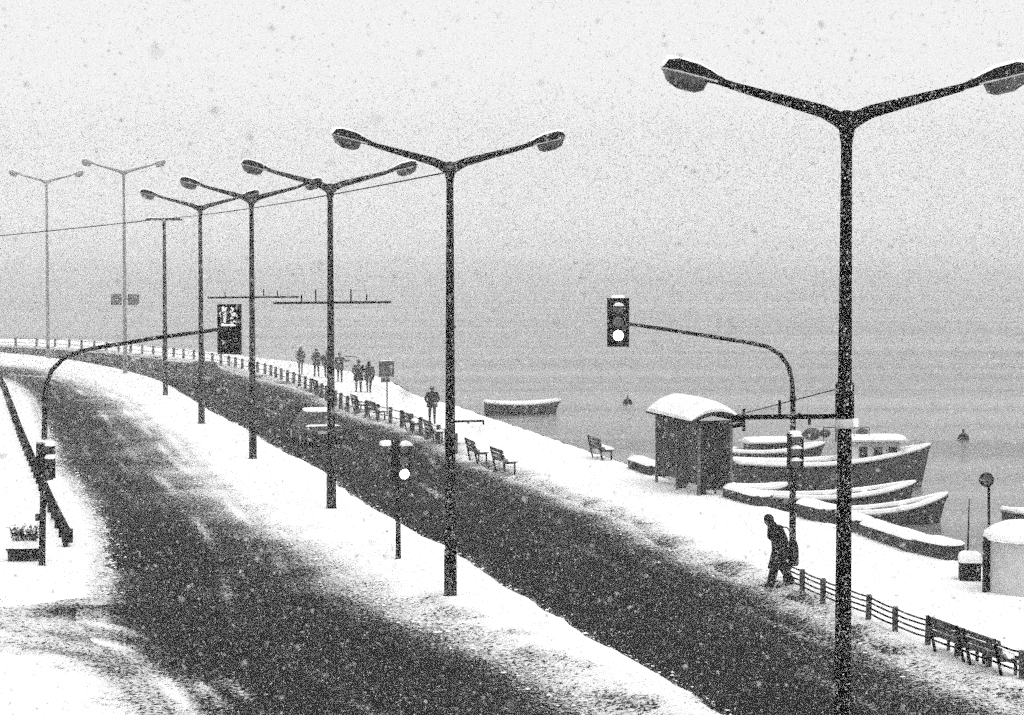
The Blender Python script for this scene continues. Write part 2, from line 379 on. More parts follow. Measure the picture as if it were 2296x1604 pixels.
# ------------------------------------------------------------------ street lamps
def road_angle(p, line='L2'):
    L = cv[line]; k = min(range(len(L)), key=lambda i: (L[i]-p).length_squared); k = min(max(k, 3), len(L)-4)
    d = L[k-3]-L[k+3]; return math.atan2(d.y, d.x)-PI/2          # heading away from the camera; 0 = straight away
def build_lamp(name, label, H, loc, rz, group, pm='pole', hm_='dark'):
    t = thing(name, label, 'street lamp', loc, rz, group)
    m = MB(); m.tube([(0,0,-.1),(0,0,.0),(0,0,1.1),(0,0,1.16),(0,0,H*.55),(0,0,H-.05)], [.15,.15,.145,.128,.105,.078], 12); part('pole', m, pm, t)
    m = MB(); m.lathe([(.2,-.05),(.2,.06),(.15,.1)], n=12); part('base_plate', m, 'steel', t)
    m = MB(); m.box((0,-.145,.75), (.13,.03,.42)); part('service_door', m, 'steel', t)
    m = MB(); m.lathe([(.082,H-.5),(.1,H-.4),(.125,H-.22),(.12,H-.1),(.09,H-.03),(.03,H-.01)], n=12); part('collar', m, pm, t)
    for s in (-1, 1):
        pts = [(s*x, 0, H-.12+z) for x, z in ((0,-.14),(.12,-.02),(.35,.09),(.85,.225),(1.35,.355),(1.72,.455))]
        m = MB(); m.tube(pts, [.1,.115,.095,.08,.066,.055], 10); part('arm', m, pm, t)
        z0 = H-.12+.455; sl = .245                                 # the head carries on along the arm
        def R(x, yw, up, dn, n=10):                              # one ring of the housing
            c = Vector((s*(1.62+x), 0, z0+x*sl-.02))
            return [c+Vector((-s*sl*.9*0, yw*math.cos(2*PI*j/n), (up if math.sin(2*PI*j/n) > 0 else dn)*math.sin(2*PI*j/n))) for j in range(n)]
        m = MB(); m.loft([R(0,.05,.05,.05), R(.16,.06,.06,.05), R(.34,.13,.14,.04), R(.55,.19,.2,.03), R(.85,.2,.205,.03), R(1.0,.185,.17,.03), R(1.05,.1,.07,.02)])
        hd = part('lamp_head', m, hm_, t)
        m = MB()
        def Bq(x, yw, dn, n=10):
            c = Vector((s*(1.62+x), 0, z0+x*sl-.055))
            return [c+Vector((0, yw*math.cos(PI+PI*j/(n-1)), dn*math.sin(PI+PI*j/(n-1)))) for j in range(n)]
        m.loft([Bq(.42,.06,.02), Bq(.48,.15,.15), Bq(.6,.18,.21), Bq(.85,.185,.215), Bq(1.0,.16,.15), Bq(1.05,.07,.03)]); part('bowl', m, 'bowl' if pm == 'pole' else 'hazed', hd)
        m = MB(); m.tube([(s*(1.62+x), .0+yy, z0+x*sl-.04) for x, yy in ((.3,-.13),(.5,-.175),(.9,-.185),(1.05,-.12),(1.08,0),(1.05,.12),(.9,.185),(.5,.175),(.3,.13))], .014, 6); part('rim', m, 'rim', hd)
        m = MB()
        def Sq(x, yw, h, b, n=8):
            c = Vector((s*(1.62+x), 0, z0+x*sl-.02+b))
            return [c+Vector((0, yw*math.cos(PI*j/(n-1)), h*math.sin(PI*j/(n-1)))) for j in range(n)]
        m.loft([Sq(.2,.03,.015,.06), Sq(.36,.09,.035,.115), Sq(.55,.13,.045,.16), Sq(.85,.14,.045,.168), Sq(1.0,.13,.06,.12), Sq(1.07,.1,.09,.01), Sq(1.09,.06,.05,.0)]); part('snow_cap', m, 'snow', hd)
    return t
def lamp_loc(px, py): p = G(px, py, .1); return Vector((p.x, p.y, .1))
def lift(o, name, mb, mat): return part(name, mb, mat, o)
GL = 'double-arm street lamps down the median'
p1 = Vector((4.8, 32.1, .1))
lamp1 = build_lamp('street_lamp', 'tallest black double-arm street lamp, with a bracket arm and stay wire above the boats', 10, p1, road_angle(p1)*.55, GL)
specs = [((1010,1343), 'black double-arm street lamp on the snowy median beside the small signal post'),
         ((743,1146), 'double-arm street lamp with a pinned crossbar, standing before the snow-roofed car'),
         ((567,1033), 'dark double-arm street lamp with a long crossbar beside the hanging back-turned signal head'),
         ((452,953), 'greyish double-arm street lamp standing in front of the dark far car')]
lamps = [lamp1]
for (px, py), lab in specs:
    p = lamp_loc(px, py); lamps.append(dup(lamp1, p, road_angle(p)*.8, lab, GL))
# brackets that single lamps carry
def local_arm(lamp, pts, r, name='bracket_arm', mat='steel', n=6):
    inv = lamp.matrix_basis.inverted(); m = MB(); m.tube([inv @ Vector(p) for p in pts], r, n); return part(name, m, mat, lamp)
def cross(lamp, pxs, y, pins, Yd, r=.035):
    z = D(0, y, Yd).z; L = D(pxs[0], y, Yd); R_ = D(pxs[1], y-2, Yd)
    arm = local_arm(lamp, [L, (L+R_)/2, R_], r, 'crossbar')
    for x, h in pins:
        u = (x-pxs[0])/(pxs[1]-pxs[0]); p = L.lerp(R_, u)
        local_arm(lamp, [p, p+Vector((0,0,h))], .022, 'pin')
Y1 = lamps[0].location.y
cross(lamps[0], (1641, 1880), 936, [(1748, .24), (1668, .12), (1668, -.2), (1792, .05), (1815, -.12)], Y1-.12)
pA, pB = D(1880, 872, Y1-.1), D(1641, 934, Y1-.12)
local_arm(lamps[0], [pA, pB], .008, 'stay_wire')
pC = D(1644+24, 951, Y1-.12); local_arm(lamps[0], [D(1643,956,Y1-.12), pC], .03, 'hook')
m = MB(); m.lathe([(.125, 5.55),(.14,5.58),(.14,6.05),(.125,6.08)], n=12); part('sleeve', m, 'pole', lamps[0])
m = MB(); m.lathe([(.128,5.42),(.142,5.44),(.142,5.54),(.128,5.56)], n=12); part('band', m, 'rim', lamps[0])
m = MB(); m.box((.13,-.03,5.5), (.1,.12,.12)); part('clip', m, 'snow', lamps[0])
Y2 = lamps[1].location.y
cross(lamps[1], (1003, 1086), 946, [(1050, -.06), (1084, -.09)], Y2-.15, .025)
cross(lamps[1], (1004, 1022), 735, [], Y2-.1, .03)
cross(lamps[2], (613, 877), 680, [(676,.25),(708,.42),(787,.4),(822,.26)], lamps[2].location.y-.13)
cross(lamps[3], (465, 670), 668, [(505,.2),(591,.3),(622,.25)], lamps[3].location.y-.12)
# the tall pale lamps where the road bends, and the flat-headed one
tall = build_lamp('street_lamp', 'tall faint double-arm street lamp at the bend, carrying two square boards', 13, lamp_loc(281, 840), .35, 'tall lamps at the bend', 'hazed', 'hazed')
Y7 = tall.location.y; inv = tall.matrix_basis.inverted()
for x0, x1, mt in ((249, 273, 'sign'), (287, 312, 'sign')):
    a, b = D(x0, 660, Y7-.2), D(x1, 684, Y7-.2); c = inv @ ((a+b)/2)
    m = MB(); m.box(c, (b.x-a.x, .06, a.z-b.z), Matrix.Rotation(-.35, 3, 'Z')); part('board', m, mt, tall)
m = MB(); m.tube([inv @ D(252, 671, Y7-.15), inv @ D(308, 671, Y7-.15)], .03, 6); part('board_bar', m, 'steel', tall)
tall2 = build_lamp('street_lamp', 'palest double-arm street lamp, farthest along the bend, no boards on it', 13, lamp_loc(108, 806), .3, 'tall lamps at the bend', 'hazed', 'hazed')
p = lamp_loc(371, 890)
fl = thing('street_lamp', 'shorter lamp with two flat stubby heads in a T shape, cable fixed to its top', 'street lamp', p, .1)
m = MB(); m.tube([(0,0,-.1),(0,0,1),(0,0,5),(0,0,9.55)], [.14,.13,.11,.085], 10); part('pole', m, 'pole', fl)
for s in (-1, 1):
    m = MB(); m.loft([[(s*x, -yw, 9.58-.03+s*0), (s*x, yw, 9.55), (s*x, yw, 9.55+h), (s*x, -yw, 9.55+h)] for x, yw, h in ((.05,.06,.08),(.3,.12,.12),(.85,.15,.12),(.98,.08,.07))])
    hd = part('lamp_head', m, 'dark', fl)
    m = MB(); m.box((s*.58, 0, 9.71), (.65,.24,.06), taper=.8); part('snow_cap', m, 'snow', hd)
# overhead cable
def sag(a, b, k, n=14): return [a.lerp(b, i/n)-Vector((0,0,4*k*(i/n)*(1-i/n))) for i in range(n+1)]
top6 = Vector((p.x, p.y, 9.75)); top2 = Vector((lamps[1].location.x-.02, lamps[1].location.y-.1, 9.85))
farp = D(-330, 556, p.y+25)
m = MB(); m.tube(sag(top6, top2, .15)+[], .018, 5); m.tube(sag(top6, farp, .1), .03, 5)
tag(mobj('overhead_cable', m.mesh('overhead_cable', M['steel'])), 'thin overhead cable strung between lamp tops above the road', 'cable')

# ------------------------------------------------------------------ traffic signals
def head_parts(t, c, rz, lit=None, W=.56, Hh=1.22, plate=True, snow=True, k=1., cap=.05, rows=(0,)):
    """one signal head: faces -Y before turning by rz about its centre c"""
    R = Matrix.Rotation(rz, 4, 'Z'); T = Matrix.Translation(Vector(c)) @ R
    def tr(mb): mb.v = [tuple(T @ Vector(p)) for p in mb.v]; return mb
    m = MB(); m.box((0, .07, 0), (.34*k, .2, 1.04*k)); m.box((0, .175, 0), (.26*k, .05, .9*k)); m.box((0,.21,0), (.06*k,.05,1.0*k)); hs = part('signal_head', tr(m), 'dark', t, False)
    if plate:
        m = MB(); m.box((0, .0, 0), (W*k, .02, Hh*k)); part('backplate', tr(m), 'dark', hs, False)
        m = MB()
        for sx in (-1, 1): m.box((sx*(W/2-.025)*k, 0, 0), (.05*k, .07, Hh*k+.006))
        for sz in (-1, 1): m.box((0, 0, sz*(Hh/2-.022)*k), (W*k-.11*k, .066, .045*k))
        part('backplate_rim', tr(m), 'dark', hs, False)
    for i, z in enumerate((.335, 0, -.335)):
        z *= k
        m = MB(); n = 16
        m.add([(.135*k*math.cos(2*PI*j/n), -.045, z+.135*k*math.sin(2*PI*j/n)) for j in range(n)]+[(.09*k*math.cos(2*PI*j/n), -.065, z+.09*k*math.sin(2*PI*j/n)) for j in range(n)]+[(0,-.072,z)],
              [(j,(j+1)%n,n+(j+1)%n,n+j) for j in range(n)]+[(n+j,n+(j+1)%n,2*n) for j in range(n)])
        part('lens', tr(m), 'lit' if lit == i else 'lens', hs)
        m = MB(); rr = []
        for rad in (.155*k, .142*k):
            rr.append([(rad*math.cos(a), y, z+rad*math.sin(a)) for y in (-.03, None) for a in [math.radians(-25+230*j/12) for j in range(13)] for y in ([-.03] if y is not None else [-.30+.10*abs(math.cos(a))])])
        vs = rr[0]+rr[1]; fs = []
        for j in range(12):
            fs += [(j, j+1, 14+j, 13+j), (26+j, 26+13+j, 26+14+j, 26+j+1), (13+j, 14+j, 26+14+j, 26+13+j)]
        m.add(vs, fs); part('visor', tr(m), 'dark', hs)
        if snow and i in rows:
            m = MB(); rings = []
            for y, kk in [(a, b*(1,.7,.5)[i]) for a, b in ((-.02,.8),(-.1,1.),(-.2,1.),(-.29,.7))]:
                rings.append([((.155+cap*kk*math.sin((a-.5)/(PI-1.)*PI)**.7)*k*math.cos(a), y, z+(.155+cap*kk*max(0,math.sin((a-.5)/(PI-1.)*PI))**.7)*k*math.sin(a)) for a in [.501+(PI-1.002)*j/8 for j in range(9)]]+[(-.13*k*math.cos(.6)*(1-2*q)*-1 if False else (.13*k if q == 1 else -.13*k), y, z+.09*k) for q in (0, 1)])
            m.loft(rings); part('snow_cap', tr(m), 'snow', hs)
    if snow and plate:
        m = MB(); m.box((0, .05, Hh/2*k+.035), (.36*k, .2, .07), taper=.7); part('snow_cap', tr(m), 'snow', hs)
    return hs
def mast(name, label, base_px, path_px, group):
    b = G(*base_px, .1); t = thing(name, label, 'traffic signal', b, 0, group)
    pts = [D(x, y, b.y)-b for x, y in path_px]
    return t, b, pts
def rounded(pts, n=5):
    out = [pts[0]]
    for i in range(1, len(pts)-1):
        for k in range(n):
            u = (k+.5)/n; a = pts[i-1].lerp(pts[i], .5) if i > 1 else pts[i-1].lerp(pts[i], .5); c = pts[i].lerp(pts[i+1], .5)
            out.append(a*(1-u)**2+pts[i]*2*u*(1-u)+c*u*u)
    out.append(pts[-1]); return out
GS = 'traffic signals at the crossing'
# left mast
t, b, pts = mast('traffic_signal', 'mast-arm traffic signal on the left pavement, its hanging head seen from behind', (94,1272),
                 [(94,1285),(95,1200),(99,1000),(101,900),(104,862),(115,832),(140,806),(180,788),(230,778),(350,758),(500,738),(533,734)], GS)
m = MB(); m.tube(pts[:3]+pts[3:], [.085,.085,.075,.065,.06,.058,.056,.054,.052,.05,.046,.045], 10); part('mast', m, 'pole', t)
m = MB(); m.lathe([(.16,-.08),(.16,.02),(.09,.05)], n=12); part('base_plate', m, 'steel', t)
m = MB(); m.lathe([(.08,0),(.085,.02),(.085,.1),(.08,.12)], (pts[3].x, 0, pts[3].z), n=10); part('collar', m, 'steel', t)
hc = D(516, 738, b.y)-b; h = head_parts(t, (hc.x, -.12, hc.z), PI-.08, None, .6, 1.25, snow=False)
m = MB()
for q_ in range(46):
    v = random.random()**.7; x = random.uniform(.05,.235)*random.choice((-1,1)); zz = .1+.44*v
    m.ell((hc.x+x, -.135-(.19 if abs(x) < .15 else .0), hc.z+zz), (random.uniform(.02,.05), .014, random.uniform(.015,.045)), 7, 5)
m.ell((hc.x, -.34, hc.z+.1), (.2, .05, .035), 10, 6); part('stuck_snow', m, 'snow', t)
m = MB(); m.box((hc.x,-.36,hc.z), (.08,.1,.14)); part('arm_clamp', m, 'steel', t)
hl = D(98, 1034, b.y)-b
head_parts(t, (hl.x+.06, -.05, hl.z), PI/2-.25, None, .5, .98, k=.95, rows=(0,1))
head_parts(t, (hl.x+.02, .2, hl.z-.02), PI+.3, None, .5, .98, k=.9, snow=False)
m = MB(); m.box((hl.x,0,hl.z+.25), (.3,.12,.05)); m.box((hl.x,0,hl.z-.25), (.3,.12,.05)); part('head_bracket', m, 'steel', t, False)
pb = D(84, 1160, b.y)-b; m = MB(); m.box((pb.x+.03,-.02,pb.z), (.14,.14,.17)); part('push_button', m, 'dark', t, False)
# right mast
t, b, pts = mast('traffic_signal', 'mast-arm traffic signal on the promenade, bottom lens of its hanging head lit white', (1778,1262),
                 [(1777,1275),(1777,1180),(1778,1000),(1778,900),(1776,856),(1768,822),(1750,796),(1722,778),(1680,769),(1600,756),(1500,740),(1412,727)], GS)
m = MB(); m.tube(pts, [.085,.085,.075,.065,.06,.058,.056,.054,.052,.05,.046,.045], 10); part('mast', m, 'pole', t)
m = MB(); m.lathe([(.16,-.08),(.16,.02),(.09,.05)], n=12); part('base_plate', m, 'steel', t)
m = MB(); m.lathe([(.08,0),(.085,.02),(.085,.1),(.08,.12)], (pts[3].x, 0, pts[3].z), n=10); part('collar', m, 'steel', t)
hc = D(1386, 723, b.y)-b; head_parts(t, (hc.x, 0, hc.z), .05, 2, .56, 1.24, cap=.018)
m = MB(); m.tube([pts[-1], (hc.x+.1, .14, hc.z)], .045, 8); part('arm_clamp', m, 'steel', t)
hl = D(1781, 1010, b.y)-b; head_parts(t, (hl.x, -.2, hl.z), .12, None, .46, .96, k=.92, cap=.03, rows=(0,1,2))
m = MB(); m.box((hl.x,-.06,hl.z+.25), (.08,.2,.05)); m.box((hl.x,-.06,hl.z-.25), (.08,.2,.05)); part('head_bracket', m, 'steel', t, False)
# signal post on the median
b = G(893, 1257, .12)
t = thing('traffic_signal', 'short signal post on the median with two snow-topped heads, one lens lit', 'traffic signal', b, 0, GS)
m = MB(); m.tube([(0,0,-.12),(0,0,1),(0,0,3.05)], [.07,.062,.055], 10); part('post', m, 'pole', t)
m = MB(); m.lathe([(.13,-.08),(.13,.02),(.08,.05)], n=12); part('base_plate', m, 'steel', t)
zc = (D(893, 1034, b.y)-b).z
head_parts(t, (.15, -.05, zc), .45, 2, .5, .95, k=.98, plate=False, cap=.06)
head_parts(t, (-.17, .0, zc), -1.25, None, .5, .95, k=.98, plate=False, cap=.06)
m = MB(); m.box((0,0,zc+.28), (.3,.1,.05)); m.box((0,0,zc-.28), (.3,.1,.05)); part('head_bracket', m, 'steel', t, False)

# ------------------------------------------------------------------ bus shelter
na, nb, fa = G(1567,1122), G(1643,1123), G(1472,1090)
L = (fa-na).length; Wd = (nb-na).length; ang = math.atan2(fa.y-na.y, fa.x-na.x)-PI/2
t = thing('bus_shelter', 'dark glazed bus shelter with a curved roof under thick snow beside the quay', 'bus shelter', (na.x, na.y, .1), ang)
Hs = 2.45
for x, y in ((0,0),(Wd,0),(0,L/2),(0,L),(Wd,L)):
    m = MB(); m.box((x, y, Hs/2-.05), (.08,.08,Hs+.1)); part('post', m, 'frame', t, False)
for y0, y1 in ((.06, L/2-.06), (L/2+.06, L-.06)):
    m = MB(); m.box((0, (y0+y1)/2, .35+(Hs-.35)/2), (.03, y1-y0, Hs-.4)); part('glass_panel', m, 'glass', t, False)
m = MB(); m.box((Wd/2, 0, .2+(Hs-.2)/2), (Wd-.12, .03, Hs-.25)); part('glass_panel', m, 'glass', t, False)
m = MB(); m.box((Wd/2, L, .2+(Hs-.2)/2), (Wd-.12, .03, Hs-.25)); part('glass_panel', m, 'glass', t, False)
m = MB(); m.box((Wd*.5,-.03,1.2), (.05,.03,2.2)); m.box((Wd/2,-.03,.9), (Wd-.1,.03,.05)); part('panel_frame', m, 'steel', t, False)
m = MB(); m.box((.28, L*.35, .52), (.4, L*.55, .06)); m.box((.28, L*.12, .25), (.3,.08,.5)); m.box((.28, L*.58, .25), (.3,.08,.5)); part('bench_seat', m, 'wood', t, False)
m = MB(); m.box((.07, L*.72, 1.25), (.05, 1.1, 1.6)); part('poster_panel', m, 'dark', t, False)
def arch(y, h, off, x0=-.32, x1=Wd+.36, n=12, base=Hs): return [(x0+(x1-x0)*j/n, y, base+off+h*math.sin(PI*j/n)) for j in range(n+1)]
m = MB(); m.loft([arch(y, .3, .02)+arch(y, .26, -.05)[::-1] for y in (-.25, L+.25)]); rf = part('roof', m, 'steel', t)
m = MB(); m.tube(arch(-.27,.29,.0), .045, 6); part('roof_rim', m, 'dark', rf)
m = MB(); m.box((Wd/2, -.2, Hs+.0), (Wd+.5, .06, .07)); part('roof_beam', m, 'steel', rf, False)
m = MB(); rg = []
for y, k in ((-.12,.3),(.1,.75),(.6,1),(L/2,1.1),(L-.4,1),(L+.1,.7),(L+.24,.25)):
    rg.append([(x, yy, z+.01+k*(.10+.22*math.sin(PI*j/12)+.03*N3(x,yy,2))) for j, (x, yy, z) in enumerate(arch(y,.3,.02))]+arch(y,.3,.02)[::-1])
m.loft(rg); part('roof_snow', m, 'snow', rf)

# ------------------------------------------------------------------ boats
def boat(name, label, stern, bow, yw, bow_up, h0, beam, mat='hull', cabin=None, extra=None, group='boats moored along the quay'):
    """stern and bow in photo pixels (x only), yw the waterline pixel; the hull points along the line between them"""
    A, B = G(stern[0], stern[1], WZ), G(bow[0], bow[1], WZ); d = B-A; L = d.length
    t = thing(name, label, 'boat', (A.x, A.y, WZ), math.atan2(d.y, d.x), group)
    n = 16; rings = []; gun = []
    for i in range(n+1):
        u = i/n; hb = beam/2*(1-max(0,(u-.35)/.65)**2.4)*(.72+.28*min(1,u/.35)); hb = max(hb, .03)
        h = h0+bow_up*u**2.6+.18*(1-u)**3
        x = u*L*(1) ; rake = .0
        sec = [(hb, h), (hb*.97, h*.6), (hb*.85, .05), (hb*.45, -.22), (0, -.3)]
        if u > .9: sec = [(a, z) for a, z in sec]
        ring = [(x-(.35*(1-z/h) if u > .95 else 0)*1., a, z) for a, z in sec]+[(x-(.35*(1-z/h) if u > .95 else 0), -a, z) for a, z in sec[-2::-1]]
        rings.append(ring); gun.append((x, hb, h))
    m = MB(); m.loft(rings, closed=False, cap=False); m.add(rings[0], [tuple(range(len(rings[0])))]); hl = part('hull', m, mat, t)
    m = MB()
    for s in (1, -1): m.tube([(x, s*(hb-.04), h+.05) for x, hb, h in gun], [.105]*(n)+[.06], 7, sq=.8)
    m.tube([(0.02, gun[0][1], gun[0][2]+.04), (.02, -gun[0][1], gun[0][2]+.04)], .09, 6); part('gunwale_snow', m, 'snow', t)
    m = MB()
    for s in (1, -1): m.tube([(x, s*(hb+.012), h-.06) for x, hb, h in gun], .03, 6)
    part('rubbing_strake', m, 'dark', hl)
    for fz in (.34, .62):                                     # plank seams standing proud
        m = MB()
        for s in (1, -1): m.tube([(x, s*(hb*(.86+.11*fz/.6)+.012), .05+(h-.05)*fz) for x, hb, h in gun[:n-1]], .014, 5)
        part('strake', m, 'frame', hl)
    for u in (.25, .5):
        x, hb, h = gun[int(u*n)]; m = MB(); m.tube([(x, -hb-.09, h-.1), (x, -hb-.1, h-.16), (x, -hb-.1, h-.42), (x, -hb-.09, h-.47)], [.03,.075,.075,.03], 9); m.tube([(x, -hb-.09, h-.1), (x, -hb+.02, h+.1)], .01, 5); part('fender', m, 'dark', t)
    if group.startswith('boats moored'):
        m = MB()
        for sy in (-1, 1): m.tube([(.05, sy*.4, h0+.2), (-.5, sy*.5, h0+.28), (-1.0, sy*.6, h0+.5)], .016, 5)
        part('mooring_rope', m, 'frame', t)
    m = MB(); m.add([(x, s*hb*.9, h-.16+.03*N3(x, s, 2)) for x, hb, h in gun for s in (1, 0, -1)], [f for i in range(n-2) for f in ((i*3, i*3+1, i*3+4, i*3+3), (i*3+1, i*3+2, i*3+5, i*3+4))]); part('deck', m, 'snow' if cabin else 'wood', t)
    if not cabin:
        for u in (.22, .48, .7):
            k = int(u*n); x, hb, h = gun[k]; m = MB(); m.box((x, 0, h-.1), (.28, hb*1.9, .05)); th = part('thwart', m, 'wood', t, False)
            m = MB(); m.box((x, 0, h-.04), (.27, hb*1.85, .08), taper=.85); part('snow', m, 'snow', th)
    if cabin:
        x0, x1, wd, hh, z0 = cabin
        m = MB(); m.loft([[(x0,-wd/2,z0),(x1,-wd/2*.6,z0),(x1,wd/2*.6,z0),(x0,wd/2,z0)], [(x0+.06,-wd/2*.92,z0+hh),(x1-.18,-wd/2*.62,z0+hh),(x1-.18,wd/2*.62,z0+hh),(x0+.06,wd/2*.92,z0+hh)]]); cb = part('cabin', m, 'cabin' if mat == 'hull2' else 'hull2', t, False)
        m = MB(); m.box(((x0+x1)/2-.05,0,z0+hh+.03), (x1-x0+.35, wd+.2, .06)); part('cabin_roof', m, 'cabin', cb, False)
        m = MB(); m.loft([[(x0-.12+(x1-x0+.2)*u, (wd/2+.06)*math.cos(PI*j/8)*kk, z0+hh+.062+.16*kk*math.sin(PI*j/8)**.6) for j in range(9)] for u, kk in ((0,.6),(.08,1),(.5,1.05),(.92,1),(1,.6))]); part('roof_snow', m, 'snow', cb)
        nw = max(2, int((x1-x0)/.7))
        for s in (-1, 1):
            for k in range(nw):
                xx = x0+.2+(x1-x0-.4)*(k+.5)/nw; m = MB(); m.box((xx, s*(wd/2*.92+.012), z0+hh*.62), (.42*(x1-x0)/nw/.75*.8, .03, hh*.36), Matrix.Rotation(s*.05, 3, 'X')); part('window', m, 'window', cb, False)
    if extra: extra(t, gun)
    return t
def rig(t, gun):
    for i, (x, y, r) in enumerate(((2.9,-.2,.34),(3.5,.1,.22),(5.0,.2,.26))):
        m = MB(); m.ell((x, y, 2.12), (r, r*.8, r*.75), 10, 7); part('net_bundle', m, 'wood', t)
    m = MB(); m.tube([(3.9,0,1.8),(3.9,0,2.9)], [.03,.018], 6); part('mast', m, 'steel', t)
    for x in (3.3, 4.5, 5.1):
        m = MB(); m.tube([(x,-.5,1.85),(x,-.5,2.4)], .018, 5); part('roof_rail_post', m, 'steel', t)
    m = MB(); m.tube([(3.3,-.5,2.4),(5.1,-.5,2.4)], .016, 5); part('roof_rail', m, 'steel', t)
    m = MB(); m.tube([(gun[13][0],-gun[13][1]*.4,gun[13][2]),(gun[13][0]+.1,0,gun[13][2]+.35),(gun[13][0],gun[13][1]*.4,gun[13][2])], .02, 5); part('bow_rail', m, 'steel', t)
boat('fishing_boat', 'large fishing boat with a white windowed cabin, its bow out to sea', (1652,1096), (2085,1092), 1100, .78, .85, 2.2, 'hull2', (4.35, 6.5, 1.35, 1.1, .76), rig)
boat('fishing_boat', 'dark boat with a low snow-roofed cabin moored behind the bus shelter', (1600,1052), (1848,1046), 1050, .35, .62, 1.7, 'hull', (1.5, 3.3, 1.2, .6, .5))
boat('rowing_boat', 'open dark boat lying between the cabin boat and the quay wall, bow upswept with snow', (1722,1150), (2052,1140), 1145, .5, .42, 1.5)
boat('rowing_boat', 'open dark boat with a sharp raised bow lying beyond the long snow-capped wall', (1826,1180), (2124,1172), 1178, .62, .34, 1.4)
boat('dinghy', 'small dinghy with a snowy rim, half hidden between shelter and signal mast', (1640,1122), (1765,1116), 1116, .12, .34, 1.1, group='boats moored along the quay')
boat('rowing_boat', 'lone black rowing boat afloat off the promenade, nothing beside it', (1090,931), (1256,928), 930, .22, .52, 1.3, 'hull', group='boats out on the water')
boat('dinghy', 'dark dinghy on the water behind the grey drum', (2262,1186), (2400,1178), 1180, .2, .4, 1.2, group='boats out on the water')
for (x, y), lab in (((1407, 906), 'small dark mooring buoy near the lone rowing boat'), ((2160, 986), 'small dark mooring buoy off the bow of the cabin boat')):
    p = G(x, y, WZ); m = MB(); m.lathe([(.02,-.2),(.26,-.08),(.3,.08),(.22,.24),(.06,.32),(.05,.5),(.02,.52)], n=14)
    o = mobj('mooring_buoy', m.mesh('mooring_buoy', M['dark'], True)); o.location = p; tag(o, lab, 'buoy', 'mooring buoys')

# ------------------------------------------------------------------ parapet along the quay
def q_at(x): return next(PX['L4'][i][1]+(x-PX['L4'][i][0])/(PX['L4'][i+1][0]-PX['L4'][i][0])*(PX['L4'][i+1][1]-PX['L4'][i][1]) for i in range(len(PX['L4'])-1) if PX['L4'][i][0] <= x < PX['L4'][i+1][0])
segs = [(1430,1480,'left end of the bus shelter',.42), (1645,1722,'right of the bus shelter, below the dinghy',.4), (1812,1872,'between the signal mast and the tall lamp pole',.5), (1905,1946,'short piece meeting the long wall',.45), (1953,2078,'long piece with the deepest snow',.42), (2085,2152,'end piece nearest the grey drum',.46)]
for x0, x1, lab, hh in segs:
    a, b = G(x0, q_at(x0)+4), G(x1, q_at(x1)+4); d = b-a; Ls = d.length
    t = thing('parapet_wall', 'low dark snow-capped parapet wall, '+lab, 'wall', (a.x-.1, a.y, .05), math.atan2(d.y, d.x), 'parapet walls on the quay edge')
    m = MB(); m.loft([[(x, -.28+.03*N3(x,0,3), -.1),(x, .28, -.1),(x, .26, hh),(x, -.26, hh)] for x in np.linspace(0, Ls, 8)]); part('wall_block', m, 'concrete', t, False)
    m = MB(); ns = 12
    m.loft([[(x*1.0-.05+.1*(x/Ls), (.36+.04*N3(x,1,2))*math.cos(PI*j/8)*k, hh-.02+(.15+.06*N3(x,j,1.5))*k*math.sin(PI*j/8)) for j in range(9)] for x, k in [(0,.4)]+[(Ls*i/ns, 1) for i in range(1, ns)]+[(Ls,.4)]]); part('snow_cap', m, 'snow', t)
    k = 1.1
    while k < Ls-.4:
        m = MB(); m.box((k, -.292, hh/2), (.09, .05, hh)); part('rib', m, 'concrete', t, False); k += 1.35

# ------------------------------------------------------------------ fences
def fence(label, pts, H, rails=(.2,.33,.46,.58), pw=.12):
    t = thing('fence', label, 'fence', pts[0], 0, 'low fences along the promenade'); o = pts[0]
    me = None
    for p in pts:
        if me is None:
            m = MB(); m.box((0,0,H/2-.1), (pw, pw, H+.2)); m.box((0,0,H+.012), (pw*1.1, pw*1.1, .03), taper=.6); me = m.mesh('post', M['wood'])
        q_ = mobj('post', me, t); q_.location = p-o; q_.rotation_euler = (random.uniform(-.03,.03), random.uniform(-.03,.03), -.2)
    for z in rails:
        m = MB(); pp = []
        for a, b in zip(pts, pts[1:]):
            for k in range(3): pp.append(a.lerp(b, k/3)-o+Vector((.0,0,z*H/.6-.02*math.sin(PI*k/3)+random.uniform(-.006,.006))))
        pp.append(pts[-1]-o+Vector((0,0,z*H/.6))); m.tube(pp, .021, 5); part('rail', m, 'steel', t)
    return t
near = [(1762,1314),(1799,1332),(1845,1354),(1893,1372),(1947,1393),(2007,1422),(2080,1450),(2146,1474),(2217,1500),(2292,1528),(2375,1560),(2470,1598)]
fence('low post-and-rail fence with four rails, starting at the hooded person', [G(x, y, .08) for x, y in near], .55)
farc = curve([(-60,774),(100,778),(140,780),(302,793),(420,806),(500,819),(552,831),(597,841),(631,853),(668,865),(720,889),(776,919),(830,936),(900,955),(965,983),(1029,1017)], 400, .08)
pts = [farc[0]]
for p in farc:
    if (p-pts[-1]).length >= 2.05: pts.append(p)
fence('long pale row of low fence posts edging the promenade into the distance', pts, .7, (.25,.55), .15)

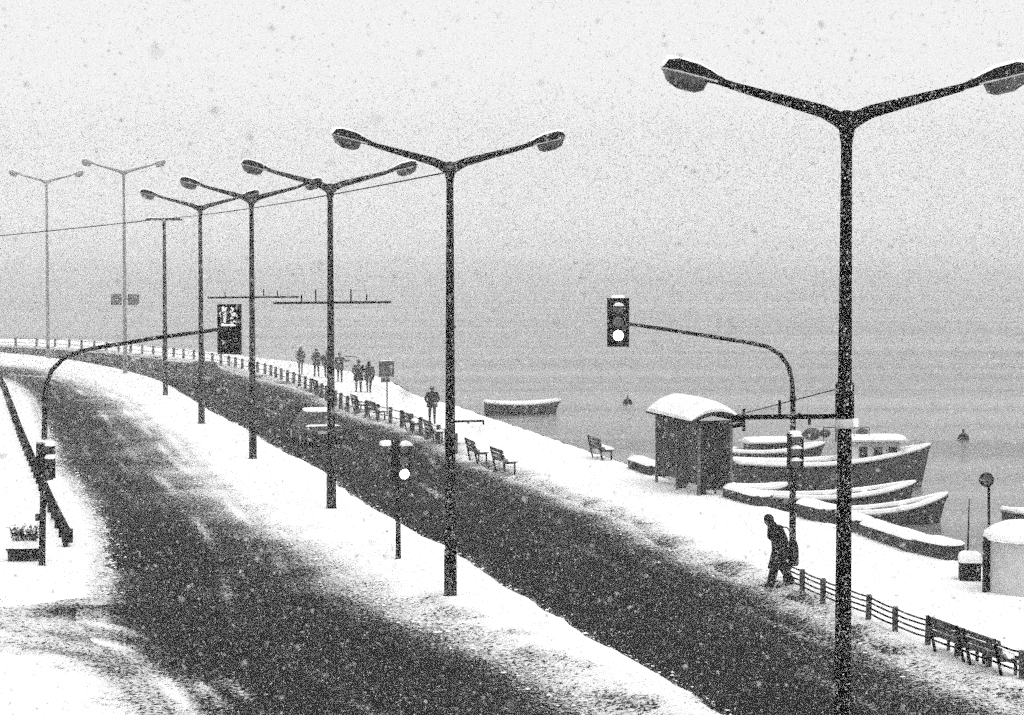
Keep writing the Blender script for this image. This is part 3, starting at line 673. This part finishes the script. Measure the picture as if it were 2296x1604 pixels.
# ------------------------------------------------------------------ benches
def bench(label, px, Hb=.85, Lb=1.8, rz=None, sc_=1.):
    p = G(px[0], px[1], .1); a = road_angle(p, 'L3') if rz is None else rz
    t = thing('bench', label, 'bench', p, a, 'benches on the promenade'); t.scale = (sc_,)*3
    # length along local y, faces +x (the sea)
    for z, x in ((.46,-.06),(.62,-.10),(.78,-.14)):
        m = MB(); m.box((x, 0, z), (.035, Lb, .12), Matrix.Rotation(-.22, 3, 'Y')); part('back_slat', m, 'wood', t, False)
    for x in (.06, .2, .34):
        m = MB(); m.box((x, 0, .42), (.12, Lb, .04)); part('seat_slat', m, 'wood', t, False)
    for y in (-Lb/2+.18, Lb/2-.18):
        m = MB(); m.box((-.09, y, .42), (.05,.07,.9), Matrix.Rotation(-.22, 3, 'Y')); m.box((.34, y, .18), (.05,.07,.46)); m.box((.13, y, .37), (.44,.07,.05)); part('leg', m, 'steel', t, False)
    m = MB(); m.box((.24, 0, .47), (.34, Lb*.98, .08), taper=.85); part('seat_snow', m, 'snow', t)
    return t
bench('slatted bench behind the near fence, beside the gap to the next bench', (2128,1474), sc_=.85)
bench('slatted bench behind the near fence, next one along towards the frame edge', (2210,1506), sc_=.85)
bench('bench at the kerb beside the crossing end of the fence', (1062,1036))
bench('bench at the kerb, last one before the open crossing', (1122,1058))
bench('bench on the promenade close to the lone walking person', (918,968)); bench('bench next to the lone walking person, nearer the double-arm lamp', (966,988))
bench('bench at the foot of the square sign', (800,924)); bench('bench between the square sign and its neighbour bench', (838,940))
bench('pale far bench behind the lamp with the pinned crossbar', (712,886))
bench('lone bench at the quay edge with no fence near it', (1340,1030), rz=road_angle(G(1340,1030), 'L4'))

# ------------------------------------------------------------------ sign, drum, box, small poles
p = G(868, 934, .1); t = thing('signboard', 'square dark signboard on a thin pole between walkers', 'sign', p)
m = MB(); m.tube([(0,0,-.1),(0,0,2.6)], .03, 8); part('pole', m, 'steel', t)
m = MB(); m.box((-.02,-.045,2.28), (.72,.04,.74)); part('board', m, 'sign', t, False)
m = MB(); m.box((-.08,-.045,1.75), (.42,.035,.22)); part('lower_board', m, 'sign', t, False)
m = MB(); m.box((-.02,-.045,2.68), (.7,.07,.05), taper=.7); part('snow_cap', m, 'snow', t)
p = G(2297, 1331, .08); R = .84
t = thing('drum', 'squat pale grey round drum with a thick dome of snow', 'drum', p)
m = MB(); m.lathe([(R,-.1),(R,1.28),(R*.98,1.31)], n=40); part('body', m, 'drum', t)
m = MB(); m.lathe([(R+.06,1.27),(R+.12,1.34),(R+.1,1.45),(R*.9,1.58),(R*.6,1.68),(R*.25,1.72),(.01,1.73)], n=40); part('snow_dome', m, 'snow', t)
m = MB(); m.box((-R-.07, -.05, .62), (.14,.16,1.42)); part('side_post', m, 'dark', t, False)
p = G(2179, 1310, .05); t = thing('utility_box', 'dark box with a block of snow on top beside the drum', 'box', (p.x, p.y+.25, .05), -.12)
m = MB(); m.box((0,0,.2), (.5,.5,.56)); part('body', m, 'dark', t, False)
m = MB(); m.box((0,0,.485), (.54,.54,.04)); part('lid', m, 'steel', t, False)
m = MB(); m.box((0,-.265,.22), (.38,.02,.4)); part('door', m, 'dark', t, False)
m = MB(); m.loft([[(x*k, y*k, .505+z) for x, y in ((-.26,-.26),(0,-.28),(.26,-.26),(.28,0),(.26,.26),(0,.28),(-.26,.26),(-.28,0))] for z, k in ((0,1),(.1,1.02),(.2,.9),(.25,.6))]); part('snow_cap', m, 'snow', t)
p = G(2170, 1262, .05); m = MB(); m.tube([(0,0,-.1),(.0,0,.6),(.02,0,1.65)], [.03,.022,.014], 7); m.lathe([(.06,-.05),(.06,.05),(.03,.08)], n=10)
o = mobj('thin_pole', m.mesh('thin_pole', M['steel'], True)); o.location = p; tag(o, 'thin bare pole at the quay edge above the dark box', 'pole')
p = G(2215, 1296, .05); t = thing('round_sign', 'small dark round sign on a post behind the drum', 'sign', p)
m = MB(); m.tube([(.03,0,-.1),(.0,0,2.3)], .035, 8); part('post', m, 'steel', t)
m = MB(); m.tube([(-.07,-.07,2.42),(-.07,-.03,2.42)], .18, 20); part('disc', m, 'dark', t)
m = MB(); m.tube([(-.07,-.08,2.42),(-.07,-.065,2.42)], .12, 20); part('disc_face', m, 'sign', t)

# ------------------------------------------------------------------ left pavement: guard rail and planter
rp = curve([(-140,770),(-40,822),(0,866),(20,918),(45,990),(74,1062),(110,1150),(147,1230)], 400, .1)
pts = [rp[-1]]
for q_ in reversed(rp):
    if (q_-pts[-1]).length > 1.9: pts.append(q_)
t = thing('guard_rail', 'dark crash barrier running along the snowy pavement up to a blunt end', 'guard rail', pts[0]); o0 = pts[0]
d0 = (pts[1]-pts[0]).normalized(); nrm = Vector((d0.y, -d0.x, 0))
m = MB(); m.box((0,0,.22), (.12,.12,.64)); me = m.mesh('post', M['steel'])
for q_ in pts: pp = mobj('post', me, t); pp.location = q_-o0
rings = []
for q_ in pts:
    rings.append([q_-o0+nrm*x+Vector((0,0,z)) for x, z in ((.08,.16),(.17,.22),(.17,.28),(.1,.33),(.17,.38),(.17,.44),(.08,.5),(.06,.5),(.06,.16))])
m = MB(); m.loft(rings); part('beam', m, 'steel', t, False)
m = MB(); m.tube([Vector((0,0,.16))+nrm*.05, Vector((0,0,.52))+nrm*.05], .15, 12); part('end_cap', m, 'dark', t)
p = G(55, 1262, .1); t = thing('planter', 'dark rectangular planter with a layer of snow and a small dark shrub', 'planter', p, .06)
m = MB(); m.loft([[(-.40*k,-.2*k,z),(.40*k,-.2*k,z),(.40*k,.2*k,z),(-.40*k,.2*k,z)] for z, k in ((-.08,.94),(.34,1))]); part('box', m, 'dark', t, False)
m = MB(); m.box((0,-.0,.36), (.86,.46,.05)); part('rim', m, 'dark', t, False)
m = MB(); m.loft([[(x*k, y*k, .385+z) for x, y in ((-.42,-.21),(0,-.23),(.42,-.21),(.43,0),(.42,.21),(0,.23),(-.42,.21),(-.43,0))] for z, k in ((0,1),(.08,1.0),(.16,.88),(.19,.6))]); part('snow_layer', m, 'snow', t)
m = MB(); ml = MB()
for i in range(40):
    a, b_ = random.uniform(0, 2*PI), random.uniform(.1,.5); x0, y0 = random.uniform(-.3,.3), random.uniform(-.1,.1)
    tip = Vector((x0+math.cos(a)*b_*.55, y0+math.sin(a)*b_*.3, .5+random.uniform(.2,.48)))
    m.tube([(x0,y0,.5), ((x0+tip.x)/2, (y0+tip.y)/2, .5+(tip.z-.5)*.6), tip], [.012,.009,.004], 5)
    for k in range(9):
        c = Vector((x0,y0,.5)).lerp(tip, random.uniform(.35,1.05)); r = random.uniform(.045,.085)
        R3 = Matrix.Rotation(random.uniform(0,6), 3, 'Z') @ Matrix.Rotation(random.uniform(-1,1), 3, 'X')
        ml.add([c+R3 @ Vector(v) for v in ((0,0,0),(r*.5,r*.6,.01),(0,r*1.6,0),(-r*.5,r*.6,.01))], [(0,1,2,3)])
sh = part('shrub_stems', m, 'wood', t); part('shrub_leaves', ml, 'leaf', sh, False)['kind'] = 'stuff'

# ------------------------------------------------------------------ people
def remeshed(mb, name, voxel, mats):
    me = mb.mesh(name+'_raw', M[mats[0]]); o = bpy.data.objects.new('tmp', me); C.objects.link(o)
    r = o.modifiers.new('r', 'REMESH'); r.mode = 'VOXEL'; r.voxel_size = voxel
    s = o.modifiers.new('s', 'SMOOTH'); s.factor = .5; s.iterations = 4
    dg = bpy.context.evaluated_depsgraph_get(); out = bpy.data.meshes.new_from_object(o.evaluated_get(dg)); out.name = name
    bpy.data.objects.remove(o); bpy.data.meshes.remove(me)
    out.materials.clear(); [out.materials.append(M[k]) for k in mats]
    out.polygons.foreach_set('use_smooth', [True]*len(out.polygons)); return out
def capsule(m, a, ra, b, rb, n=10):
    a, b = Vector(a), Vector(b); d = (b-a); L = d.length; d = d/L
    pts, rs = [], []
    for k in range(4): th = PI/2*(k/3.3); pts.append(a-d*ra*math.cos(th)); rs.append(max(.002, ra*math.sin(th)))
    pts.append(a); rs.append(ra); pts.append(b); rs.append(rb)
    for k in range(1, 4): th = PI/2*(k/3.05); pts.append(b+d*rb*math.sin(th)); rs.append(max(.002, rb*math.cos(th)))
    m.tube(pts, rs, n)
def person(label, px, H, face, stride=.22, lean=.05, head_down=.1, arms='pockets', coat='coat', longc=.0, hood=True, hat=False, wide=1., voxel=.022, z=.12, leg=1., group='people walking on the promenade', hold=None):
    """faces -Y before turning; one continuous body, coat and hood as children"""
    p = G(px[0], px[1], z); t = thing('person', label, 'person', p, face, group); k = H/1.75
    V = lambda x, y, zz: Vector((x*k*wide, y*k, zz*k))
    m = MB(); ln = lambda zz: -lean*max(0, zz-.9)                 # forward lean above the hips
    hipz, shz = .93, 1.43
    for s in (-1, 1):
        st = stride*s
        hip, knee, ank = V(s*.09,0,hipz), V(s*.10,-.5*st-.04,.5), V(s*.105,-st+(.06 if s < 0 else 0),.09)
        capsule(m, hip, .095*k*wide, knee, .066*k*wide*leg); capsule(m, knee, .066*k*wide*leg, ank, .05*k*leg*leg)
        capsule(m, ank+V(0,.03,-.04), .045*k, ank+V(s*.02,-.15,-.05), .04*k)
        sho = V(s*.2, ln(shz), shz)
        if arms == 'pockets': elb, wri, hnd = V(s*.29, ln(1.15)+.07, 1.14), V(s*.22, ln(1.)-.08, 1.0), V(s*.19, ln(.97)-.13, .97)
        elif arms == 'hold' and s == (hold or 1): elb, wri, hnd = V(s*.27, ln(1.15)+.05, 1.16), V(s*.28, ln(.9)+.02, .93), V(s*.28, ln(.85)+.0, .86)
        elif arms == 'point' and s == (hold or 1): elb, wri, hnd = V(s*.36, ln(1.2)-.12, 1.26), V(s*.52, ln(1.2)-.28, 1.27), V(s*.58, ln(1.2)-.34, 1.27)
        else: elb, wri, hnd = V(s*.27, ln(1.15)+.05*s, 1.15), V(s*.27, ln(.95)-.12*s, .92), V(s*.26, ln(.9)-.15*s, .85)
        capsule(m, sho, .075*k, elb, .058*k); capsule(m, elb, .058*k, wri, .042*k)
        # hand: palm, four fingers, thumb
        dv = (hnd-wri).normalized(); capsule(m, wri, .032*k, hnd, .036*k, 8)
        side = dv.cross(Vector((0,1,0))).normalized() if abs(dv.y) < .9 else Vector((1,0,0)); fw = side.cross(dv)
        for q_ in range(4):
            b0 = hnd+fw*(.022*(q_-1.5))*k+dv*.02*k; b1 = b0+(dv*.045+side*(-s*.012))*k*(1-.12*abs(q_-1.3)); capsule(m, b0, .0105*k, b1, .0095*k, 6); capsule(m, b1, .0095*k, b1+(dv*.02-side*s*.028)*k, .008*k, 6)
        b0 = wri.lerp(hnd, .6)-fw*.034*k; capsule(m, b0, .012*k, b0+(dv*.045-fw*.02)*k, .01*k, 6)
    m.ell(V(0,0,.96), (.165*k*wide,.12*k,.13*k)); capsule(m, V(0,ln(1.0),1.0), .135*k*wide, V(0,ln(1.3),1.30), .155*k*wide, 12)
    capsule(m, V(-.13,ln(1.4),1.4), .095*k, V(.13,ln(1.4),1.4), .095*k, 10)
    nk = V(0, ln(1.5)-.01, 1.5); hc = V(0, ln(1.62)-.03-head_down*.35, 1.63-head_down*.12)
    capsule(m, V(0,ln(1.42),1.42), .06*k, nk, .055*k)
    capsule(m, nk, .055*k, hc-V(0,0,.05), .06*k)
    Rh = Matrix.Rotation(head_down*1.6, 3, 'X')
    m.ell(hc+V(0,.01,.02), (.076*k,.095*k,.105*k), 14, 10); m.ell(hc+Rh @ V(0,-.035,-.06), (.052*k,.055*k,.055*k))
    m.ell(hc+Rh @ V(0,-.1,-.015), (.012*k,.02*k,.022*k), 8, 6)                     # nose
    m.ell(hc+Rh @ V(0,-.082,-.062), (.022*k,.014*k,.01*k), 8, 6)                  # lips
    m.ell(hc+Rh @ V(0,-.08,.025), (.05*k,.018*k,.012*k), 8, 6)                    # brow
    for s in (-1, 1): m.ell(hc+V(s*.078,.01,0), (.012*k,.022*k,.03*k), 8, 6)
    me = remeshed(m, 'body', voxel*k, (coat, 'skin', 'hair'))
    cz = hc
    for f in me.polygons:
        c = f.center; v = c-cz
        if c.z > nk.z and v.length < .17*k: f.material_index = 1 if (v.y < -.03*k and v.z < .06*k) or not (hood or hat) and v.y < -.03*k and v.z < .07*k else 2
    mobj('body', me, t)
    for s in (-1, 1):
        q_ = MB(); q_.ell(hc+Rh @ V(s*.03,-.092,.005), (.012*k,.006*k,.007*k), 8, 6); part('eye', q_, 'window', t)
    # coat: a loose shell from the shoulders to the hem
    zs = [1.46, 1.38, 1.25, 1.08, .95, .84, .84-longc]
    hx = [.15, .225, .215, .20, .215, .225, .235+longc*.12]; hy = [.09, .135, .15, .15, .155, .165, .17+longc*.25]
    m = MB(); m.loft([[V(a*math.cos(2*PI*j/16)*(1+.04*math.sin(3*j+zz*9)), ln(zz)+b_*math.sin(2*PI*j/16), zz) for j in range(16)] for zz, a, b_ in zip(zs, hx, hy)], cap=False); part('coat', m, coat, t)
    if hood:
        m = MB(); m.ell(hc+V(0,.03,.02), (.112*k,.125*k,.14*k), 14, 10, Rh)
        m.f = [f for f in m.f if not all((Rh.inverted() @ (Vector(m.v[i])-hc)).y < -.045*k and abs((Rh.inverted() @ (Vector(m.v[i])-hc)).z) < .115*k for i in f)]
        m.tube([hc+V(.0,.09,-.1)+V(.11*math.cos(a),.07*math.sin(a),0) for a in [2*PI*j/12 for j in range(13)]], .04*k, 8); part('hood', m, coat, t)
    if hat:
        m = MB(); m.lathe([(.1*k,.02*k),(.102*k,.06*k),(.09*k,.115*k),(.05*k,.145*k),(.01*k,.15*k)], hc+V(0,.01,0), n=14, sy=1.12); m.lathe([(.104*k,.0),(.112*k,.02*k),(.112*k,.05*k),(.104*k,.06*k)], hc+V(0,.01,0), n=14, sy=1.12); part('hat', m, 'hair', t)
    return t
near_p = person('hooded person in a long dark coat walking with head bowed beside the signal mast', (1748,1314), 1.74, -PI/2+.35, .3, .24, .35, 'hold', 'coat', .42, True, wide=1.22, leg=1.4, voxel=.011, z=.1, hold=1, group='people out in the snow')
b = Vector(near_p.location)
t = thing('bag', 'dark bag slung at the back of the hooded person', 'bag', (b.x+.30, b.y-.08, b.z+.5), .35)
m = MB(); m.loft([[(x*k,y*k,z) for x, y in ((-.08,-.15),(0,-.17),(.08,-.15),(.1,0),(.08,.15),(0,.17),(-.08,.15),(-.1,0))] for z, k in ((0,.8),(.06,1),(.42,.97),(.58,.7))]); part('body', m, 'coat', t)
m = MB(); m.tube([(0,-.1,.55),(-.06,-.12,.75),(-.2,-.1,.92),(-.28,0,.93)], .02, 6); part('strap', m, 'coat', t)
person('person at the head of the walkers, arms close, by the thin far posts', (674,839), 1.72, PI, .16, .03, .1, 'pockets', 'coat2', .1, True)
person('slim walker in a hood just right of the leading walker', (710,845), 1.74, PI+.2, .2, .03, .1, 'pockets', 'coat2', .12, True)
person('walker seen left of the crossbar lamp pole, shoulder against it', (732,848), 1.7, PI-.1, .22, .04, .1, 'swing', 'coat2', .05, False, True)
wk = person('walker right of the crossbar lamp pole holding a thin rod out sideways', (762,857), 1.75, PI+.1, .2, .03, .05, 'point', 'coat', .1, False, True, hold=-1)
b = wk.location; m = MB(); a0, a1 = D(772, 799, b.y-.1), D(805, 802, b.y-.1); m.tube([a0, a0.lerp(a1,.5)+Vector((0,0,.02)), a1], [.03,.025,.018], 6)
tag(mobj('rod', m.mesh('rod', M['steel'], True)), 'thin dark rod held out sideways by a walker', 'rod')
person('broad walker in a dark coat, left one of the close pair', (804,880), 1.8, PI+.1, .14, .03, .08, 'pockets', 'coat', .2, False, True, wide=1.12)
person('walker in a dark coat, right one of the close pair', (827,881), 1.72, PI-.1, .2, .03, .08, 'swing', 'coat', .12, True, wide=1.1)
person('lone walker in a dark jacket between two benches and the sign', (969,950), 1.7, PI+.05, .18, .02, .05, 'pockets', 'coat', .06, False, True, wide=1.1)

# ------------------------------------------------------------------ cars
def car(label, px, mat, snow=True, H=1.42, W=1.68, L=4.1):
    p = G(px[0], px[1], 0); a = road_angle(p, 'L2'); t = thing('car', label, 'car', (p.x, p.y, .0), a, 'cars on the far carriageway')
    # local: rear bumper at y=0, nose at y=L; x across
    def ring(y, w_, zb, zt, r=.1): return [(-w_+r,y,zb),(w_-r,y,zb),(w_,y,zb+r),(w_,y,zt-r),(w_-r,y,zt),(-w_+r,y,zt),(-w_,y,zt-r),(-w_,y,zb+r)]
    h = W/2
    m = MB(); m.loft([ring(0,h*.86,.35,.72), ring(.08,h*.95,.25,.86), ring(.5,h,.2,.92), ring(1.2,h,.2,.9), ring(2.9,h,.2,.88), ring(3.6,h*.97,.22,.78), ring(4.0,h*.88,.28,.66), ring(L,h*.7,.34,.55)]); bd = part('body', m, mat, t)
    m = MB(); m.loft([[(-h*.9,.25,.88),(h*.9,.25,.88),(h*.9,3.0,.86),(-h*.9,3.0,.86)], [(-h*.8,.5,1.2),(h*.8,.5,1.2),(h*.8,2.55,1.2),(-h*.8,2.55,1.2)], [(-h*.7,.75,H-.03),(h*.7,.75,H-.03),(h*.7,2.15,H-.03),(-h*.7,2.15,H-.03)], [(-h*.6,.9,H),(h*.6,.9,H),(h*.6,2.0,H),(-h*.6,2.0,H)]]); part('cabin', m, mat, t)
    m = MB(); m.add([(-h*.76,.275,.93),(h*.76,.275,.93),(h*.66,.62,1.34),(-h*.66,.62,1.34)], [(0,1,2,3)]); part('rear_window', m, 'window', t)
    m = MB(); m.add([(-h*.8,2.93,.93),(h*.8,2.93,.93),(h*.7,2.4,1.3),(-h*.7,2.4,1.3)], [(0,1,2,3)]); part('windscreen', m, 'window', t)
    for s in (-1, 1):
        for y0, y1 in ((.62,1.45),(1.52,2.5)):
            m = MB(); m.add([(s*(h*.89+.005),y0,.94),(s*(h*.89+.005),y1,.94),(s*(h*.77+.012),y1-.2 if y1 > 2 else y1,1.32),(s*(h*.77+.012),y0+.2 if y0 < 1 else y0,1.32)], [(0,1,2,3)]); part('side_window', m, 'window', t)
        m = MB(); m.box((s*h*.78,.03,.7), (.24,.1,.18)); part('tail_light', m, 'lens', t, False)
        m = MB(); m.box((s*(h+.08),2.45,.98), (.18,.1,.13)); part('wing_mirror', m, mat, t)
        for y in (.75, 3.3):
            m = MB(); m.tube([(s*(h-.2),y,.31),(s*(h-.18),y,.31),(s*(h+.0),y,.31),(s*(h+.015),y,.31)], [.29,.31,.31,.28], 18); wh = part('wheel', m, 'tyre', t)
            m = MB(); m.tube([(s*(h+.01),y,.31),(s*(h+.03),y,.31)], [.19,.17], 14); part('rim', m, 'rim', wh)
    m = MB(); m.box((0,-.03,.42), (W*.86,.1,.16)); part('rear_bumper', m, 'dark', t)
    m = MB(); m.box((0,-.03,.62), (.5,.03,.12)); part('number_plate', m, 'rim', t, False)
    if snow:
        m = MB(); m.loft([[(x*k, 1.45+(y-1.45)*k, H-.02+z) for x, y in ((-h*.68,.78),(0,.7),(h*.68,.78),(h*.7,1.45),(h*.68,2.1),(0,2.16),(-h*.68,2.1),(-h*.7,1.45))] for z, k in ((0,1),(.06,1),(.11,.85),(.13,.5))]); part('roof_snow', m, 'snow', t)
        m = MB(); m.box((0,.15,.9), (W*.86,.22,.07), taper=.8); part('boot_snow', m, 'snow', t)
    return t
car('grey car with a snow-covered roof, half hidden by the crossbar lamp pole', (726,1004), 'car2')
car('dark car far along the road, behind the greyish lamp pole', (466,872), 'car', False, 1.5)

# ------------------------------------------------------------------ slush lumps thrown up along the kerbs
def lumps(name, lines, n, label):
    m_v, m_f = [], []
    ico = np.array([(0,0,1),(.9,0,.3),(.28,.85,.3),(-.72,.53,.3),(-.72,-.53,.3),(.28,-.85,.3),(0,0,-.5)])
    fc = [(0,1,2),(0,2,3),(0,3,4),(0,4,5),(0,5,1),(6,2,1),(6,3,2),(6,4,3),(6,5,4),(6,1,5)]
    for i in range(n):
        L_, spread, off = random.choice(lines); k = random.randrange(len(L_)-1); p = L_[k].lerp(L_[k+1], random.random())
        if p.y > 110 or p.y < 30: continue
        x = p.x+off+random.gauss(0, spread); y = p.y+random.gauss(0, .3); s = random.choice((.012,.016,.02,.025,.035,.045))*random.uniform(.7,1.3)
        a = random.uniform(0, 6.3); R = np.array(((math.cos(a),-math.sin(a),0),(math.sin(a),math.cos(a),0),(0,0,1)))
        q_ = (ico*(1+.25*np.random.default_rng(i).standard_normal((7,1)))) @ R.T*s*np.array((1.2,1,.7))+np.array((x,y,.015))
        o_ = len(m_v); m_v += q_.tolist(); m_f += [tuple(o_+j for j in f) for f in fc]
    me = bpy.data.meshes.new(name); me.from_pydata(m_v, [], m_f); me.materials.append(M['snow'])
    o = mobj(name, me); o['kind'] = 'stuff'; o['label'] = label; o['category'] = 'slush'; return o
lumps('slush_lumps', [(cv['L1'],.25,.0),(cv['L2'],.14,.06),(cv['L3'],.3,.1),([p for p in cv['L0'] if p.y > 51],.22,-.05)], 6000, 'lumps of broken slush strewn along the road edges')

# ------------------------------------------------------------------ falling snow: flakes in the air, and an added veil farther out
def flakes(n, y0, y1, smin, smax, seed):
    r = np.random.default_rng(seed)
    # even density through the wedge of air before the camera, with room to either side
    Y = (y0**3+(y1**3-y0**3)*r.random(n))**(1/3)
    X = (r.random(n)*2-1)*(Y*.235+1.6*np.minimum(1, Y/8))
    Z = CAM_Z-Y*math.tan(PITCH)+(r.random(n)*2-1)*(Y*.168+.5)
    keep = Z > .15; X, Y, Z = X[keep], Y[keep], Z[keep]; k = len(X)
    S = smin+(smax-smin)*r.random(k)**1.6
    base = np.array([(1,0,-.35),(-.5,.87,-.35),(-.5,-.87,-.35),(0,0,1.05)])*.62
    P = base[None]*(1+.35*r.standard_normal((k,4,1)))
    q = r.standard_normal((k,4)); q /= np.linalg.norm(q,axis=1,keepdims=True); a,b,c,d = q.T
    R = np.stack([1-2*(c*c+d*d),2*(b*c-a*d),2*(b*d+a*c),2*(b*c+a*d),1-2*(b*b+d*d),2*(c*d-a*b),2*(b*d-a*c),2*(c*d+a*b),1-2*(b*b+c*c)],1).reshape(k,3,3)
    V = np.einsum('kij,kvj->kvi', R, P)*S[:,None,None]+np.stack([X,Y,Z],1)[:,None]
    F = np.array([(0,2,1),(0,1,3),(1,2,3),(2,0,3)])[None]+4*np.arange(k)[:,None,None]
    return V.reshape(-1,3), F.reshape(-1,3)
def far_flakes(n, seed):                       # oversized clumps added to veil the far lamps like denser haze
    r = np.random.default_rng(seed); Y = 104+58*r.random(n)**.75
    X = -62+112*r.random(n); Z = .2+16.5*r.random(n); k = n
    S = .038+.022*r.random(k)
    base = np.array([(1,0,-.35),(-.5,.87,-.35),(-.5,-.87,-.35),(0,0,1.05)])*.62
    P = base[None]*(1+.35*r.standard_normal((k,4,1)))
    a = r.random(k)*6.28; R = np.zeros((k,3,3)); R[:,0,0] = np.cos(a); R[:,0,2] = np.sin(a); R[:,1,1] = 1; R[:,2,0] = -np.sin(a); R[:,2,2] = np.cos(a)
    V = np.einsum('kij,kvj->kvi', R, P)*S[:,None,None]+np.stack([X,Y,Z],1)[:,None]
    F = np.array([(0,2,1),(0,1,3),(1,2,3),(2,0,3)])[None]+4*np.arange(k)[:,None,None]
    return V.reshape(-1,3), F.reshape(-1,3)
def flake_obj(VF, mat, label):
    V, F = VF
    me = bpy.data.meshes.new('falling_snow'); me.vertices.add(len(V)); me.vertices.foreach_set('co', V.astype(np.float32).ravel())
    me.loops.add(F.size); me.loops.foreach_set('vertex_index', F.astype(np.int32).ravel())
    me.polygons.add(len(F)); me.polygons.foreach_set('loop_start', np.arange(0, F.size, 3, dtype=np.int32))
    me.update(calc_edges=True); me.polygons.foreach_set('use_smooth', np.ones(len(F), dtype=bool)); me.materials.append(M[mat])
    o = mobj('falling_snow', me); o['kind'] = 'stuff'; o['label'] = label; o['category'] = 'snow'
flake_obj(flakes(105000, 5, 36, .0055, .0135, 1), 'flake', 'snowflakes falling through the air')
flake_obj(flakes(2600, 1.6, 12, .006, .013, 2), 'dimflake', 'flakes drifting close by, darkened like silhouettes')
flake_obj(far_flakes(330000, 3), 'flake', 'oversized flake clumps added as a haze veil over the bend')

# ------------------------------------------------------------------ haze of the snowstorm
hz = MB(); hz.box((0, 1700, 6.4), (5400, 3700, 21.0))
me = hz.mesh('haze', M['snow']); me.materials.clear()
hm = bpy.data.materials.new('snow_haze'); hm.use_nodes = True; n = hm.node_tree.nodes; n.remove(n['Principled BSDF'])
pv = n.new('ShaderNodeVolumePrincipled'); pv.inputs['Color'].default_value = (.99,.99,.99,1); pv.inputs['Density'].default_value = .0009; pv.inputs['Anisotropy'].default_value = 0
hm.node_tree.links.new(pv.outputs[0], n['Material Output'].inputs['Volume']); me.materials.append(hm)
o = mobj('haze', me); o['kind'] = 'stuff'; o['label'] = 'pale snowy haze filling the air'; o['category'] = 'haze'
